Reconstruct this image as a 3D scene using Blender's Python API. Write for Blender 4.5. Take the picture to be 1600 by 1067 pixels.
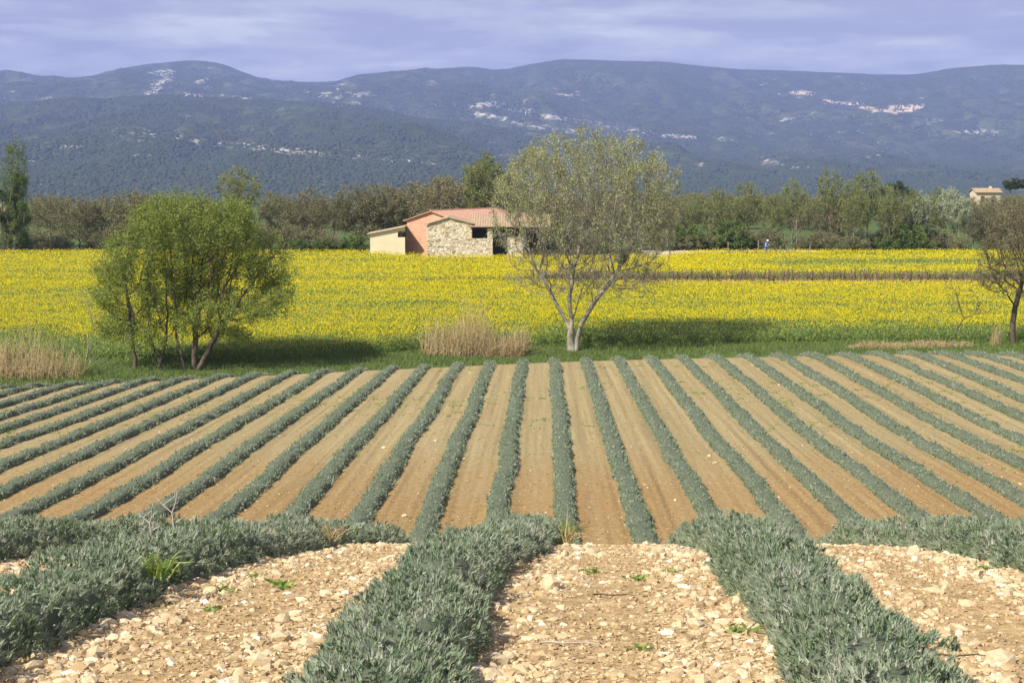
import bpy, math, random
import numpy as np
from mathutils import Vector, Matrix

# ------------------------------------------------------------------ camera, sky, sun, exposure
for o in list(bpy.data.objects):
    bpy.data.objects.remove(o)
scn = bpy.context.scene
COL = scn.collection
ZC = 12.2                                  # eye level above the plain
F = 2500.0                                 # focal length in photo pixels (1600 wide)
PITCH = math.atan((533.5 - 250.0) / F)
cd = bpy.data.cameras.new('camera')
cd.sensor_width = 36.0
cd.lens = 36.0 * F / 1600.0
cd.clip_start = 0.1
cd.clip_end = 30000
cam = bpy.data.objects.new('camera', cd)
cam.location = (0, 0, ZC)
cam.rotation_euler = (math.pi / 2 - PITCH, 0, 0)
COL.objects.link(cam)
scn.camera = cam

SUN_EL = math.radians(44)
SUN_AZ = math.atan2(-0.74, -0.67)          # measured from +Y towards +X
sdir = Vector((math.sin(SUN_AZ) * math.cos(SUN_EL), math.cos(SUN_AZ) * math.cos(SUN_EL), math.sin(SUN_EL)))

world = bpy.data.worlds.new('World')
scn.world = world
world.use_nodes = True
nt = world.node_tree
nt.nodes.clear()
L = nt.links.new


def wn(t, **kw):
    n = nt.nodes.new(t)
    for k, v in kw.items():
        setattr(n, k, v)
    return n


w_out = wn('ShaderNodeOutputWorld')
w_bg = wn('ShaderNodeBackground')
w_bg.inputs['Strength'].default_value = 0.1
sky = wn('ShaderNodeTexSky', sky_type='NISHITA', sun_disc=False)
sky.sun_elevation = SUN_EL
sky.sun_rotation = SUN_AZ % (2 * math.pi)
sky.altitude = 400
tc = wn('ShaderNodeTexCoord')
mp = wn('ShaderNodeMapping')
mp.inputs['Scale'].default_value = (5.0, 5.0, 38.0)
mp.inputs['Location'].default_value = (0.35, 0.0, 0.55)
n1 = wn('ShaderNodeTexNoise')
n1.inputs['Scale'].default_value = 1.6
n1.inputs['Detail'].default_value = 7
n1.inputs['Roughness'].default_value = 0.58
n1.inputs['Distortion'].default_value = 0.35
cr = wn('ShaderNodeValToRGB')
e = cr.color_ramp.elements
e[0].position, e[0].color = 0.38, (3.05, 2.9, 4.05, 1)
e[1].position, e[1].color = 0.60, (6.5, 6.35, 6.6, 1)
for p_, c_ in ((0.45, (3.4, 3.3, 4.5, 1)), (0.49, (4.2, 4.15, 5.1, 1)), (0.545, (4.9, 4.85, 5.6, 1))):
    k = e.new(p_)
    k.color = c_
sep = wn('ShaderNodeSeparateXYZ')
mr = wn('ShaderNodeMapRange')
mr.inputs[1].default_value = 0.0
mr.inputs[2].default_value = 0.6
mr.inputs[3].default_value = 0.92
mr.inputs[4].default_value = 0.45
mx = wn('ShaderNodeMix', data_type='RGBA')
L(tc.outputs['Generated'], mp.inputs['Vector'])
L(mp.outputs[0], n1.inputs['Vector'])
mp2 = wn('ShaderNodeMapping')
mp2.inputs['Scale'].default_value = (11.0, 11.0, 42.0)
mp2.inputs['Location'].default_value = (1.7, 0.3, 0.2)
n2 = wn('ShaderNodeTexNoise')
n2.inputs['Scale'].default_value = 1.4
n2.inputs['Detail'].default_value = 8
n2.inputs['Roughness'].default_value = 0.6
L(tc.outputs['Generated'], mp2.inputs['Vector'])
L(mp2.outputs[0], n2.inputs['Vector'])
mxn = wn('ShaderNodeMix')
mxn.inputs[0].default_value = 0.38
L(n1.outputs[0], mxn.inputs[2])
L(n2.outputs[0], mxn.inputs[3])
L(mxn.outputs[0], cr.inputs[0])
L(tc.outputs['Generated'], sep.inputs[0])
L(sep.outputs[2], mr.inputs[0])
L(mr.outputs[0], mx.inputs[0])
L(sky.outputs[0], mx.inputs[6])
L(cr.outputs[0], mx.inputs[7])
L(mx.outputs[2], w_bg.inputs['Color'])
L(w_bg.outputs[0], w_out.inputs['Surface'])

sl = bpy.data.lights.new('sun', 'SUN')
sl.energy = 5.0
sl.angle = math.radians(0.53)
sl.color = (1.0, 0.93, 0.80)
so = bpy.data.objects.new('sun', sl)
so.rotation_euler = sdir.to_track_quat('Z', 'Y').to_euler()
so.location = (-60, -40, 90)
COL.objects.link(so)

scn.view_settings.view_transform = 'Standard'
scn.view_settings.look = 'None'
scn.view_settings.gamma = 1
scn.view_settings.use_curve_mapping = False
scn.view_settings.exposure = 0.58

RNG = np.random.default_rng(11)
random.seed(5)


# ------------------------------------------------------------------ helpers
def ray(px, py):
    a = math.atan2(py - 533.5, F) + PITCH       # angle below the horizontal
    fy = math.cos(PITCH) - math.sin(PITCH) * (py - 533.5) / F
    fz = -math.sin(PITCH) - math.cos(PITCH) * (py - 533.5) / F
    return (px - 800.0) / F / fy, fz / fy       # dx, dz per metre of Y


def at(px, py, Y):
    dx, dz = ray(px, py)
    return Vector((dx * Y, Y, ZC + dz * Y))


def pix(x, y, z):
    zz = z - ZC
    dep = y * math.cos(PITCH) - zz * math.sin(PITCH)
    up = y * math.sin(PITCH) + zz * math.cos(PITCH)
    return 800 + F * x / dep, 533.5 - F * up / dep


def sm(a, b, x):
    t = np.clip((np.asarray(x, float) - a) / (b - a), 0, 1)
    return t * t * (3 - 2 * t)


def s2l(r, g, b):
    f = lambda c: (c / 12.92 if c <= 0.04045 else ((c + 0.055) / 1.055) ** 2.4)
    return (f(r / 255), f(g / 255), f(b / 255), 1)


def vnoise(x, y, seed=0):
    x = np.asarray(x, float)
    y = np.asarray(y, float)
    xi = np.floor(x).astype(np.int64)
    yi = np.floor(y).astype(np.int64)
    xf = x - xi
    yf = y - yi

    def h(a, b):
        n = (a * 374761393 + b * 668265263 + seed * 974634777) & 0x7fffffff
        n = ((n ^ (n >> 13)) * 1274126177) & 0x7fffffff
        return ((n ^ (n >> 16)) & 0xffff) / 65535.0
    u = xf * xf * (3 - 2 * xf)
    v = yf * yf * (3 - 2 * yf)
    return (h(xi, yi) * (1 - u) + h(xi + 1, yi) * u) * (1 - v) + (h(xi, yi + 1) * (1 - u) + h(xi + 1, yi + 1) * u) * v


def fbm(x, y, oct=4, seed=0):
    s = 0
    a = 0.5
    for k in range(oct):
        s = s + a * (vnoise(np.asarray(x) * 2 ** k, np.asarray(y) * 2 ** k, seed + k) - 0.5)
        a *= 0.5
    return s


def mesh(name, V, quads=None, tris=None, mats=(), smooth=False, attrs=None, mat_idx=None):
    me = bpy.data.meshes.new(name)
    V = np.ascontiguousarray(np.asarray(V, dtype=np.float32).reshape(-1, 3))
    q = np.zeros((0, 4), np.int32) if quads is None else np.asarray(quads, np.int32).reshape(-1, 4)
    t = np.zeros((0, 3), np.int32) if tris is None else np.asarray(tris, np.int32).reshape(-1, 3)
    me.vertices.add(len(V))
    me.vertices.foreach_set('co', V.ravel())
    me.loops.add(q.size + t.size)
    me.loops.foreach_set('vertex_index', np.concatenate([q.ravel(), t.ravel()]).astype(np.int32))
    me.polygons.add(len(q) + len(t))
    ls = np.concatenate([np.arange(len(q)) * 4, q.size + np.arange(len(t)) * 3]).astype(np.int32)
    me.polygons.foreach_set('loop_start', ls)
    if mat_idx is not None:
        me.polygons.foreach_set('material_index', np.asarray(mat_idx, np.int32))
    me.update(calc_edges=True)
    me.validate()
    me.polygons.foreach_set('use_smooth', np.full(len(me.polygons), smooth, dtype=bool))
    for k, a in (attrs or {}).items():
        at_ = me.attributes.new(k, 'FLOAT', 'POINT')
        at_.data.foreach_set('value', np.asarray(a, np.float32))
    for m in (mats if isinstance(mats, (list, tuple)) else [mats]):
        me.materials.append(m)
    return me


def ob(name, me, parent=None, loc=None, label=None, cat=None, group=None, kind=None, rotz=0, scale=None):
    o = bpy.data.objects.new(name, me)
    COL.objects.link(o)
    if parent:
        o.parent = parent
    if loc is not None:
        o.location = loc
    if rotz:
        o.rotation_euler = (0, 0, rotz)
    if scale is not None:
        o.scale = scale if hasattr(scale, '__len__') else (scale,) * 3
    for k, v in (('label', label), ('category', cat), ('group', group), ('kind', kind)):
        if v:
            o[k] = v
    return o


def merge(parts):
    """parts: list of (V, quads or None, tris or None)"""
    Vs, Q, T = [], [], []
    n = 0
    for V, q, t in parts:
        V = np.asarray(V, float).reshape(-1, 3)
        Vs.append(V)
        if q is not None and len(q):
            Q.append(np.asarray(q).reshape(-1, 4) + n)
        if t is not None and len(t):
            T.append(np.asarray(t).reshape(-1, 3) + n)
        n += len(V)
    return (np.concatenate(Vs), np.concatenate(Q) if Q else None, np.concatenate(T) if T else None)


def norm(v):
    return v / np.maximum(np.linalg.norm(v, axis=-1, keepdims=True), 1e-9)


def perp(D, rng):
    r = rng.normal(size=D.shape)
    return norm(np.cross(D, r))


def diamonds(P, D, Ln, W, rng, side=None):
    """leaf shaped quads: base P, direction D, length Ln, half width W"""
    n = len(P)
    S = perp(D, rng) if side is None else side
    Ln = np.broadcast_to(Ln, n)[:, None]
    W = np.broadcast_to(W, n)[:, None]
    mid = P + D * Ln * 0.5
    V = np.stack([P, mid + S * W, P + D * Ln, mid - S * W], axis=1).reshape(-1, 3)
    Q = np.arange(n * 4).reshape(n, 4)
    return V, Q


def spikes(P, D, Ln, W, rng):
    n = len(P)
    S = perp(D, rng)
    Ln = np.broadcast_to(Ln, n)[:, None]
    W = np.broadcast_to(W, n)[:, None]
    V = np.stack([P + S * W, P - S * W, P + D * Ln], axis=1).reshape(-1, 3)
    return V, np.arange(n * 3).reshape(n, 3)


def segs(A, B, ra, rb, k=4, rng=None):
    """tapered k-sided prisms from A to B"""
    A = np.asarray(A, float)
    B = np.asarray(B, float)
    n = len(A)
    D = norm(B - A)
    ref = np.where(np.abs(D[:, 2:3]) > 0.9, np.array([[1., 0, 0]]), np.array([[0, 0, 1.]]))
    S = norm(np.cross(D, ref))
    T = np.cross(D, S)
    ang = np.arange(k) * 2 * math.pi / k
    c, s = np.cos(ang), np.sin(ang)
    off = S[:, None, :] * c[None, :, None] + T[:, None, :] * s[None, :, None]
    ra = np.broadcast_to(ra, n)[:, None, None]
    rb = np.broadcast_to(rb, n)[:, None, None]
    V = np.concatenate([A[:, None] + off * ra, B[:, None] + off * rb], axis=1).reshape(-1, 3)
    base = np.arange(n)[:, None] * 2 * k
    i = np.arange(k)
    q = np.stack([i, (i + 1) % k, (i + 1) % k + k, i + k], axis=1)
    Q = (base[:, :, None] + q[None]).reshape(-1, 4)
    return V, Q


def sweep(pts, rad, k=6):
    """one continuous tube with end caps"""
    pts = np.asarray(pts, float)
    n = len(pts)
    d = np.gradient(pts, axis=0)
    d = norm(d)
    ref = np.array([0, 0, 1.]) if abs(d[:, 2]).mean() < 0.8 else np.array([1., 0, 0])
    S = norm(np.cross(d, ref))
    T = np.cross(d, S)
    ang = np.arange(k) * 2 * math.pi / k
    rad = np.broadcast_to(rad, n)
    V = pts[:, None] + (S[:, None] * np.cos(ang)[None, :, None] + T[:, None] * np.sin(ang)[None, :, None]) * rad[:, None, None]
    V = V.reshape(-1, 3)
    Q = []
    for a in range(n - 1):
        for j in range(k):
            Q.append((a * k + j, a * k + (j + 1) % k, (a + 1) * k + (j + 1) % k, (a + 1) * k + j))
    V = np.concatenate([V, pts[:1], pts[-1:]])
    T_ = [(n * k, (j + 1) % k, j) for j in range(k)] + [(n * k + 1, (n - 1) * k + j, (n - 1) * k + (j + 1) % k) for j in range(k)]
    return V, np.array(Q), np.array(T_)


def boxv(x0, x1, y0, y1, z0, z1):
    V = np.array([(x, y, z) for z in (z0, z1) for y in (y0, y1) for x in (x0, x1)], float)
    Q = np.array([(0, 2, 3, 1), (4, 5, 7, 6), (0, 1, 5, 4), (2, 6, 7, 3), (0, 4, 6, 2), (1, 3, 7, 5)])
    return V, Q, None


def prism(poly, y0, y1):
    """polygon in x,z pushed from y0 to y1 (fan caps)"""
    n = len(poly)
    V = np.array([(x, y0, z) for x, z in poly] + [(x, y1, z) for x, z in poly], float)
    Q = np.array([(i, (i + 1) % n, (i + 1) % n + n, i + n) for i in range(n)])
    T = np.array([(0, i + 1, i) for i in range(1, n - 1)][::1] + [(n, n + i, n + i + 1) for i in range(1, n - 1)])
    return V, Q, T


# ------------------------------------------------------------------ materials
def new_mat(name):
    m = bpy.data.materials.new(name)
    m.use_nodes = True
    t = m.node_tree
    t.nodes.clear()
    out = t.nodes.new('ShaderNodeOutputMaterial')
    return m, t, out


def N(t, ty, inp=None, **kw):
    n = t.nodes.new(ty)
    for k, v in kw.items():
        setattr(n, k, v)
    for k, v in (inp or {}).items():
        n.inputs[k].default_value = v
    return n


def ramp(t, stops):
    r = t.nodes.new('ShaderNodeValToRGB')
    el = r.color_ramp.elements
    el[0].position, el[0].color = stops[0][0], stops[0][1]
    el[1].position, el[1].color = stops[-1][0], stops[-1][1]
    for p_, c_ in stops[1:-1]:
        k = el.new(p_)
        k.color = c_
    return r


def c4(*a):
    return (a[0], a[1], a[2], 1)


def leaf_mat(name, stops, trans=0.3, tcol=1.3, rough=0.75, noise=None):
    """leaf colour driven by a random tint stored on each leaf"""
    m, t, out = new_mat(name)
    a = N(t, 'ShaderNodeAttribute', attribute_name='tint')
    r = ramp(t, stops)
    if noise:
        g = N(t, 'ShaderNodeNewGeometry')
        nz = N(t, 'ShaderNodeTexNoise', {'Scale': noise[0], 'Detail': 3})
        t.links.new(g.outputs['Position'], nz.inputs['Vector'])
        ma = N(t, 'ShaderNodeMath', {1: noise[1]}, operation='MULTIPLY_ADD')
        sub = N(t, 'ShaderNodeMath', {1: 0.5}, operation='SUBTRACT')
        t.links.new(nz.outputs[0], sub.inputs[0])
        t.links.new(sub.outputs[0], ma.inputs[0])
        t.links.new(a.outputs['Fac'], ma.inputs[2])
        t.links.new(ma.outputs[0], r.inputs[0])
    else:
        t.links.new(a.outputs['Fac'], r.inputs[0])
    p = N(t, 'ShaderNodeBsdfPrincipled', {'Roughness': rough, 'Specular IOR Level': 0.25})
    t.links.new(r.outputs[0], p.inputs['Base Color'])
    if trans > 0:
        tr = N(t, 'ShaderNodeBsdfTranslucent')
        mu = N(t, 'ShaderNodeMix', {0: 1.0}, data_type='RGBA', blend_type='MULTIPLY')
        mu.inputs[7].default_value = (tcol, tcol, tcol * 0.7, 1)
        t.links.new(r.outputs[0], mu.inputs[6])
        t.links.new(mu.outputs[2], tr.inputs['Color'])
        mi = N(t, 'ShaderNodeMixShader', {0: trans})
        t.links.new(p.outputs[0], mi.inputs[1])
        t.links.new(tr.outputs[0], mi.inputs[2])
        t.links.new(mi.outputs[0], out.inputs[0])
    else:
        t.links.new(p.outputs[0], out.inputs[0])
    return m


def noise_mat(name, stops, scale=4.0, detail=6, rough=0.9, bump=0.0, bscale=None, coord='Object', stretch=(1, 1, 1), spec=0.2, dist=0.02):
    m, t, out = new_mat(name)
    tcn = N(t, 'ShaderNodeTexCoord')
    mpn = N(t, 'ShaderNodeMapping')
    mpn.inputs['Scale'].default_value = stretch
    t.links.new(tcn.outputs[coord], mpn.inputs[0])
    nz = N(t, 'ShaderNodeTexNoise', {'Scale': scale, 'Detail': detail, 'Roughness': 0.6})
    t.links.new(mpn.outputs[0], nz.inputs['Vector'])
    r = ramp(t, stops)
    t.links.new(nz.outputs[0], r.inputs[0])
    p = N(t, 'ShaderNodeBsdfPrincipled', {'Roughness': rough, 'Specular IOR Level': spec})
    t.links.new(r.outputs[0], p.inputs['Base Color'])
    if bump:
        nb = N(t, 'ShaderNodeTexNoise', {'Scale': bscale or scale * 3, 'Detail': 5})
        t.links.new(mpn.outputs[0], nb.inputs['Vector'])
        b = N(t, 'ShaderNodeBump', {'Strength': bump, 'Distance': dist})
        t.links.new(nb.outputs[0], b.inputs['Height'])
        t.links.new(b.outputs[0], p.inputs['Normal'])
    t.links.new(p.outputs[0], out.inputs[0])
    return m


M = {}
M['lavender'] = leaf_mat('lavender_leaf', [(0.0, c4(0.12, 0.18, 0.085)), (0.35, c4(0.225, 0.29, 0.185)), (0.7, c4(0.345, 0.38, 0.285)), (1.0, c4(0.48, 0.465, 0.41))], trans=0.2, noise=(1.1, 0.75))
M['lav_core'] = noise_mat('lavender_wood_shade', [(0.3, c4(0.075, 0.09, 0.055)), (0.7, c4(0.15, 0.175, 0.115))], scale=22, bump=0.6, bscale=40)  # old wood, coloured dark to paint shade into the gaps between sprigs
M['stone'] = noise_mat('limestone', [(0.2, c4(0.46, 0.32, 0.16)), (0.5, c4(0.66, 0.52, 0.32)), (0.8, c4(0.76, 0.65, 0.47))], scale=2.5, detail=8, bump=0.5, bscale=18, coord='Object', dist=0.03)
M['pebble'] = leaf_mat('pebble_stone', [(0.0, c4(0.30, 0.20, 0.10)), (0.4, c4(0.46, 0.34, 0.19)), (0.8, c4(0.63, 0.51, 0.33)), (1.0, c4(0.76, 0.67, 0.51))], trans=0)
M['rape_leaf'] = leaf_mat('rape_leaf', [(0.0, c4(0.085, 0.135, 0.03)), (0.5, c4(0.15, 0.215, 0.05)), (1.0, c4(0.26, 0.31, 0.07))], trans=0.25)
M['rape_flower'] = leaf_mat('rape_flower', [(0.0, c4(0.58, 0.475, 0.008)), (0.5, c4(0.70, 0.575, 0.008)), (1.0, c4(0.78, 0.65, 0.012))], trans=0.25, rough=1.0)
M['grass'] = leaf_mat('verge_grass', [(0.0, c4(0.06, 0.10, 0.02)), (0.6, c4(0.15, 0.21, 0.05)), (1.0, c4(0.32, 0.33, 0.13))], trans=0.25)
M['straw'] = leaf_mat('dry_straw', [(0.0, c4(0.30, 0.21, 0.10)), (0.5, c4(0.52, 0.41, 0.22)), (1.0, c4(0.68, 0.57, 0.36))], trans=0.3)
M['weed'] = leaf_mat('weed_leaf', [(0.0, c4(0.10, 0.18, 0.04)), (0.6, c4(0.22, 0.33, 0.08)), (1.0, c4(0.40, 0.42, 0.13))], trans=0.3)
M['willow_leaf'] = leaf_mat('willow_leaf', [(0.0, c4(0.125, 0.172, 0.034)), (0.5, c4(0.24, 0.30, 0.066)), (1.0, c4(0.37, 0.41, 0.11))], trans=0.40)
M['poplar_leaf'] = leaf_mat('poplar_leaf', [(0.0, c4(0.19, 0.21, 0.07)), (0.5, c4(0.33, 0.35, 0.15)), (1.0, c4(0.53, 0.54, 0.32))], trans=0.35)
M['bud'] = leaf_mat('brown_bud', [(0.0, c4(0.12, 0.105, 0.055)), (0.5, c4(0.21, 0.195, 0.10)), (1.0, c4(0.29, 0.30, 0.13))], trans=0.25)
M['young_leaf'] = leaf_mat('young_leaf', [(0.0, c4(0.11, 0.13, 0.045)), (0.5, c4(0.22, 0.25, 0.085)), (1.0, c4(0.34, 0.36, 0.14))], trans=0.35)
M['silver_leaf'] = leaf_mat('silver_leaf', [(0.0, c4(0.22, 0.26, 0.16)), (1.0, c4(0.50, 0.53, 0.40))], trans=0.3)
M['green_leaf'] = leaf_mat('green_leaf', [(0.0, c4(0.065, 0.105, 0.025)), (1.0, c4(0.19, 0.26, 0.07))], trans=0.3)
M['pine_leaf'] = leaf_mat('pine_needles', [(0.0, c4(0.025, 0.05, 0.02)), (1.0, c4(0.07, 0.105, 0.04))], trans=0.1)
M['bark_white'] = noise_mat('pale_bark', [(0.30, c4(0.10, 0.085, 0.065)), (0.48, c4(0.27, 0.24, 0.19)), (0.75, c4(0.48, 0.44, 0.37))], scale=2.2, stretch=(1, 1, 0.6), bump=0.4)
M['bark_dark'] = noise_mat('dark_bark', [(0.3, c4(0.06, 0.045, 0.033)), (0.7, c4(0.17, 0.13, 0.10))], scale=4, stretch=(1, 1, 0.3), bump=0.6)
M['bark_grey'] = noise_mat('grey_bark', [(0.3, c4(0.16, 0.14, 0.10)), (0.7, c4(0.32, 0.285, 0.21))], scale=4, stretch=(1, 1, 0.4), bump=0.4)
M['twig_grey'] = noise_mat('weathered_twig', [(0.3, c4(0.32, 0.28, 0.24)), (0.7, c4(0.50, 0.46, 0.41))], scale=20)
M['vine'] = noise_mat('vine_wood', [(0.3, c4(0.10, 0.065, 0.045)), (0.7, c4(0.24, 0.17, 0.12))], scale=6)

# ground material: near pale stony soil, orange tilled soil, tan crumbled soil, verge
m, t, out = new_mat('soil')
g = N(t, 'ShaderNodeNewGeometry')
zone = N(t, 'ShaderNodeAttribute', attribute_name='zone')      # 0 stony, 1 tilled, 2 grassy
rowu = N(t, 'ShaderNodeAttribute', attribute_name='rowu')
nA = N(t, 'ShaderNodeTexNoise', {'Scale': 9.0, 'Detail': 8, 'Roughness': 0.65})
nB = N(t, 'ShaderNodeTexNoise', {'Scale': 0.22, 'Detail': 5, 'Roughness': 0.6})
nC = N(t, 'ShaderNodeTexNoise', {'Scale': 2.0, 'Detail': 3, 'Roughness': 0.55})
for n_ in (nA, nB):
    t.links.new(g.outputs['Position'], n_.inputs['Vector'])
r_near = ramp(t, [(0.25, c4(0.36, 0.235, 0.11)), (0.5, c4(0.50, 0.35, 0.175)), (0.75, c4(0.62, 0.47, 0.27))])
t.links.new(nA.outputs[0], r_near.inputs[0])
r_or = ramp(t, [(0.2, c4(0.26, 0.165, 0.068)), (0.5, c4(0.315, 0.21, 0.092)), (0.8, c4(0.36, 0.25, 0.118))])
t.links.new(nC.outputs[0], r_or.inputs[0])
r_tan = ramp(t, [(0.2, c4(0.26, 0.20, 0.095)), (0.5, c4(0.325, 0.26, 0.133)), (0.8, c4(0.38, 0.305, 0.165))])
t.links.new(nC.outputs[0], r_tan.inputs[0])
sepp = N(t, 'ShaderNodeSeparateXYZ')
t.links.new(g.outputs['Position'], sepp.inputs[0])
tanf = N(t, 'ShaderNodeAttribute', attribute_name='tan')
addn = N(t, 'ShaderNodeMath', {1: 1.5}, operation='MULTIPLY_ADD')
subn = N(t, 'ShaderNodeMath', {1: 0.5}, operation='SUBTRACT')
t.links.new(nB.outputs[0], subn.inputs[0])
t.links.new(subn.outputs[0], addn.inputs[0])
t.links.new(tanf.outputs['Fac'], addn.inputs[2])
addn.use_clamp = True
mixT = N(t, 'ShaderNodeMix', data_type='RGBA')
t.links.new(addn.outputs[0], mixT.inputs[0])
t.links.new(r_or.outputs[0], mixT.inputs[6])
t.links.new(r_tan.outputs[0], mixT.inputs[7])
zc1 = N(t, 'ShaderNodeClamp')
t.links.new(zone.outputs['Fac'], zc1.inputs[0])
mix1 = N(t, 'ShaderNodeMix', data_type='RGBA')
t.links.new(zc1.outputs[0], mix1.inputs[0])
t.links.new(r_near.outputs[0], mix1.inputs[6])
t.links.new(mixT.outputs[2], mix1.inputs[7])
r_gr = ramp(t, [(0.3, c4(0.05, 0.085, 0.022)), (0.6, c4(0.10, 0.14, 0.045)), (0.8, c4(0.17, 0.19, 0.075))])
t.links.new(nA.outputs[0], r_gr.inputs[0])
zs = N(t, 'ShaderNodeMath', {1: 1.0}, operation='SUBTRACT', use_clamp=True)
t.links.new(zone.outputs['Fac'], zs.inputs[0])
mix2 = N(t, 'ShaderNodeMix', data_type='RGBA')
t.links.new(zs.outputs[0], mix2.inputs[0])
t.links.new(mix1.outputs[2], mix2.inputs[6])
t.links.new(r_gr.outputs[0], mix2.inputs[7])
pb = N(t, 'ShaderNodeBsdfPrincipled', {'Roughness': 0.95, 'Specular IOR Level': 0.1})
grn = N(t, 'ShaderNodeTexNoise', {'Scale': 7.0, 'Detail': 6, 'Roughness': 0.8})
t.links.new(g.outputs['Position'], grn.inputs['Vector'])
grr = ramp(t, [(0.30, c4(0.62, 0.60, 0.56)), (0.50, c4(1.0, 1.0, 1.0)), (0.72, c4(1.28, 1.28, 1.26))])
t.links.new(grn.outputs[0], grr.inputs[0])
gmx = N(t, 'ShaderNodeMix', {0: 1.0}, data_type='RGBA', blend_type='MULTIPLY')
t.links.new(mix2.outputs[2], gmx.inputs[6])
t.links.new(grr.outputs[0], gmx.inputs[7])
t.links.new(gmx.outputs[2], pb.inputs['Base Color'])
# relief: crumbs + wheel and tine marks that run with the rows
comb = N(t, 'ShaderNodeCombineXYZ')
mulu = N(t, 'ShaderNodeMath', {1: 2.3}, operation='MULTIPLY')
t.links.new(rowu.outputs['Fac'], mulu.inputs[0])
mulv = N(t, 'ShaderNodeMath', {1: 0.025}, operation='MULTIPLY')
t.links.new(sepp.outputs[1], mulv.inputs[0])
t.links.new(mulu.outputs[0], comb.inputs[0])
t.links.new(mulv.outputs[0], comb.inputs[1])
cmb2 = N(t, 'ShaderNodeCombineXYZ')
mu2 = N(t, 'ShaderNodeMath', {1: 2.6}, operation='MULTIPLY')
mv2 = N(t, 'ShaderNodeMath', {1: 0.02}, operation='MULTIPLY')
t.links.new(rowu.outputs['Fac'], mu2.inputs[0])
t.links.new(sepp.outputs[1], mv2.inputs[0])
t.links.new(mu2.outputs[0], cmb2.inputs[0])
t.links.new(mv2.outputs[0], cmb2.inputs[1])
t.links.new(cmb2.outputs[0], nC.inputs['Vector'])
nF = N(t, 'ShaderNodeTexNoise', {'Scale': 2.2, 'Detail': 1.2, 'Roughness': 0.5})
t.links.new(comb.outputs[0], nF.inputs['Vector'])
nG = N(t, 'ShaderNodeTexNoise', {'Scale': 9.0, 'Detail': 8, 'Roughness': 0.7})
t.links.new(g.outputs['Position'], nG.inputs['Vector'])
b1 = N(t, 'ShaderNodeBump', {'Strength': 0.9, 'Distance': 0.12})
t.links.new(nF.outputs[0], b1.inputs['Height'])
b2 = N(t, 'ShaderNodeBump', {'Strength': 0.85, 'Distance': 0.05})
t.links.new(nG.outputs[0], b2.inputs['Height'])
t.links.new(b1.outputs[0], b2.inputs['Normal'])
t.links.new(b2.outputs[0], pb.inputs['Normal'])
t.links.new(pb.outputs[0], out.inputs[0])
M['soil'] = m

# ------------------------------------------------------------------ terrain
_prof = [(-400, 1.6), (-5, 1.62), (0, 1.64), (3, 1.70), (5.4, 1.84), (7.5, 2.09), (10, 2.52), (11.6, 2.87), (14.6, 3.58), (16.6, 4.10), (20, 5.3), (25, 7.0),
         (30, 8.2), (35, 8.95), (40.2, 9.18), (53.9, 9.78), (69, 10.47), (80, 10.98), (87, 11.30), (89, 11.41), (90.5, 11.56), (92, 11.82), (94, 12.26), (96, 12.5), (98, 12.5), (101, 12.3), (104, 12.2), (500, 12.2)]
_ty = np.arange(-50, 160, 0.1)
_th = np.interp(_ty, [p[0] for p in _prof], [p[1] for p in _prof])
_w = np.hanning(15)
_w /= _w.sum()
_th2 = np.convolve(np.pad(_th, 7, mode='edge'), _w, 'valid')


def ywarp(x, y):
    return y + 7.5 * np.clip(-np.asarray(x, float) / 25, 0, 1.2) * sm(48, 80, y) + 2.0 * np.clip((np.asarray(x, float) - 10) / 18, 0, 1) * sm(60, 88, y)


def zg(x, y):
    x = np.asarray(x, float)
    y = np.asarray(y, float)
    h = np.interp(ywarp(x, y), _ty, _th2)
    z = ZC - h
    z = z - 0.010 * np.clip(-x, 0, 40) * sm(36, 48, y) * (1 - sm(84, 98, y))
    z = z + 0.034 * np.clip(x, 0, 22) * sm(55, 88, y) * (1 - sm(95, 112, y))
    z = z + 0.12 * fbm(x * 0.10 + y * 0.05, y * 0.09 - x * 0.06, 2, 3) * (1 - sm(92, 110, y))
    z = z + 0.07 * fbm(x * 0.9, y * 0.9, 3, 9) * (1 - sm(15, 30, y))
    z = z + 3.2 * sm(215, 325, y) * sm(60, 96, x) * (1 - sm(342, 470, y))
    z = z - 42.0 * sm(270, 1900, y)
    return z


def xrow(i, y):
    y = np.asarray(y, float)
    xn = -0.375 + 1.70 * i + 0.068 * (y - 7.5)
    xf = 1.725 + 1.80 * i + 0.018 * (y - 53.9)
    s_ = sm(17, 38, y)
    return xn * (1 - s_) + xf * s_


def rowu(x, y):
    a = xrow(0, y)
    b = xrow(1, y)
    return (x - a) / (b - a)


def crest(x):
    return 91.0 - 7.5 * np.clip(-x / 25, 0, 1.2) - 1.5 * np.clip((x - 10) / 18, 0, 1)


ys = np.concatenate([np.array([-300, -120, -50, -20, -8, -3]), np.arange(0, 20, 0.16), np.arange(20, 110, 0.5), np.arange(110, 240, 4.0), np.geomspace(240, 9600, 44)])
xp = np.concatenate([np.arange(0, 6, 0.16), np.arange(6, 20, 0.4), np.arange(20, 46, 0.8), np.arange(46, 110, 5.0), np.geomspace(112, 9000, 26)])
xs = np.concatenate([-xp[:0:-1], xp])
GX, GY = np.meshgrid(xs, ys)
GZ = zg(GX, GY)
nx, ny = len(xs), len(ys)
idx = np.arange(nx * ny).reshape(ny, nx)
gq = np.stack([idx[:-1, :-1], idx[:-1, 1:], idx[1:, 1:], idx[1:, :-1]], -1).reshape(-1, 4)
cr_y = crest(GX)
zone_a = sm(17, 24, GY) + sm(1.0, 3.0, GY - cr_y)
tan_a = sm(42, 58, GY) - 0.45 * sm(75, 90, GY) * sm(5, 20, GX)
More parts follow.
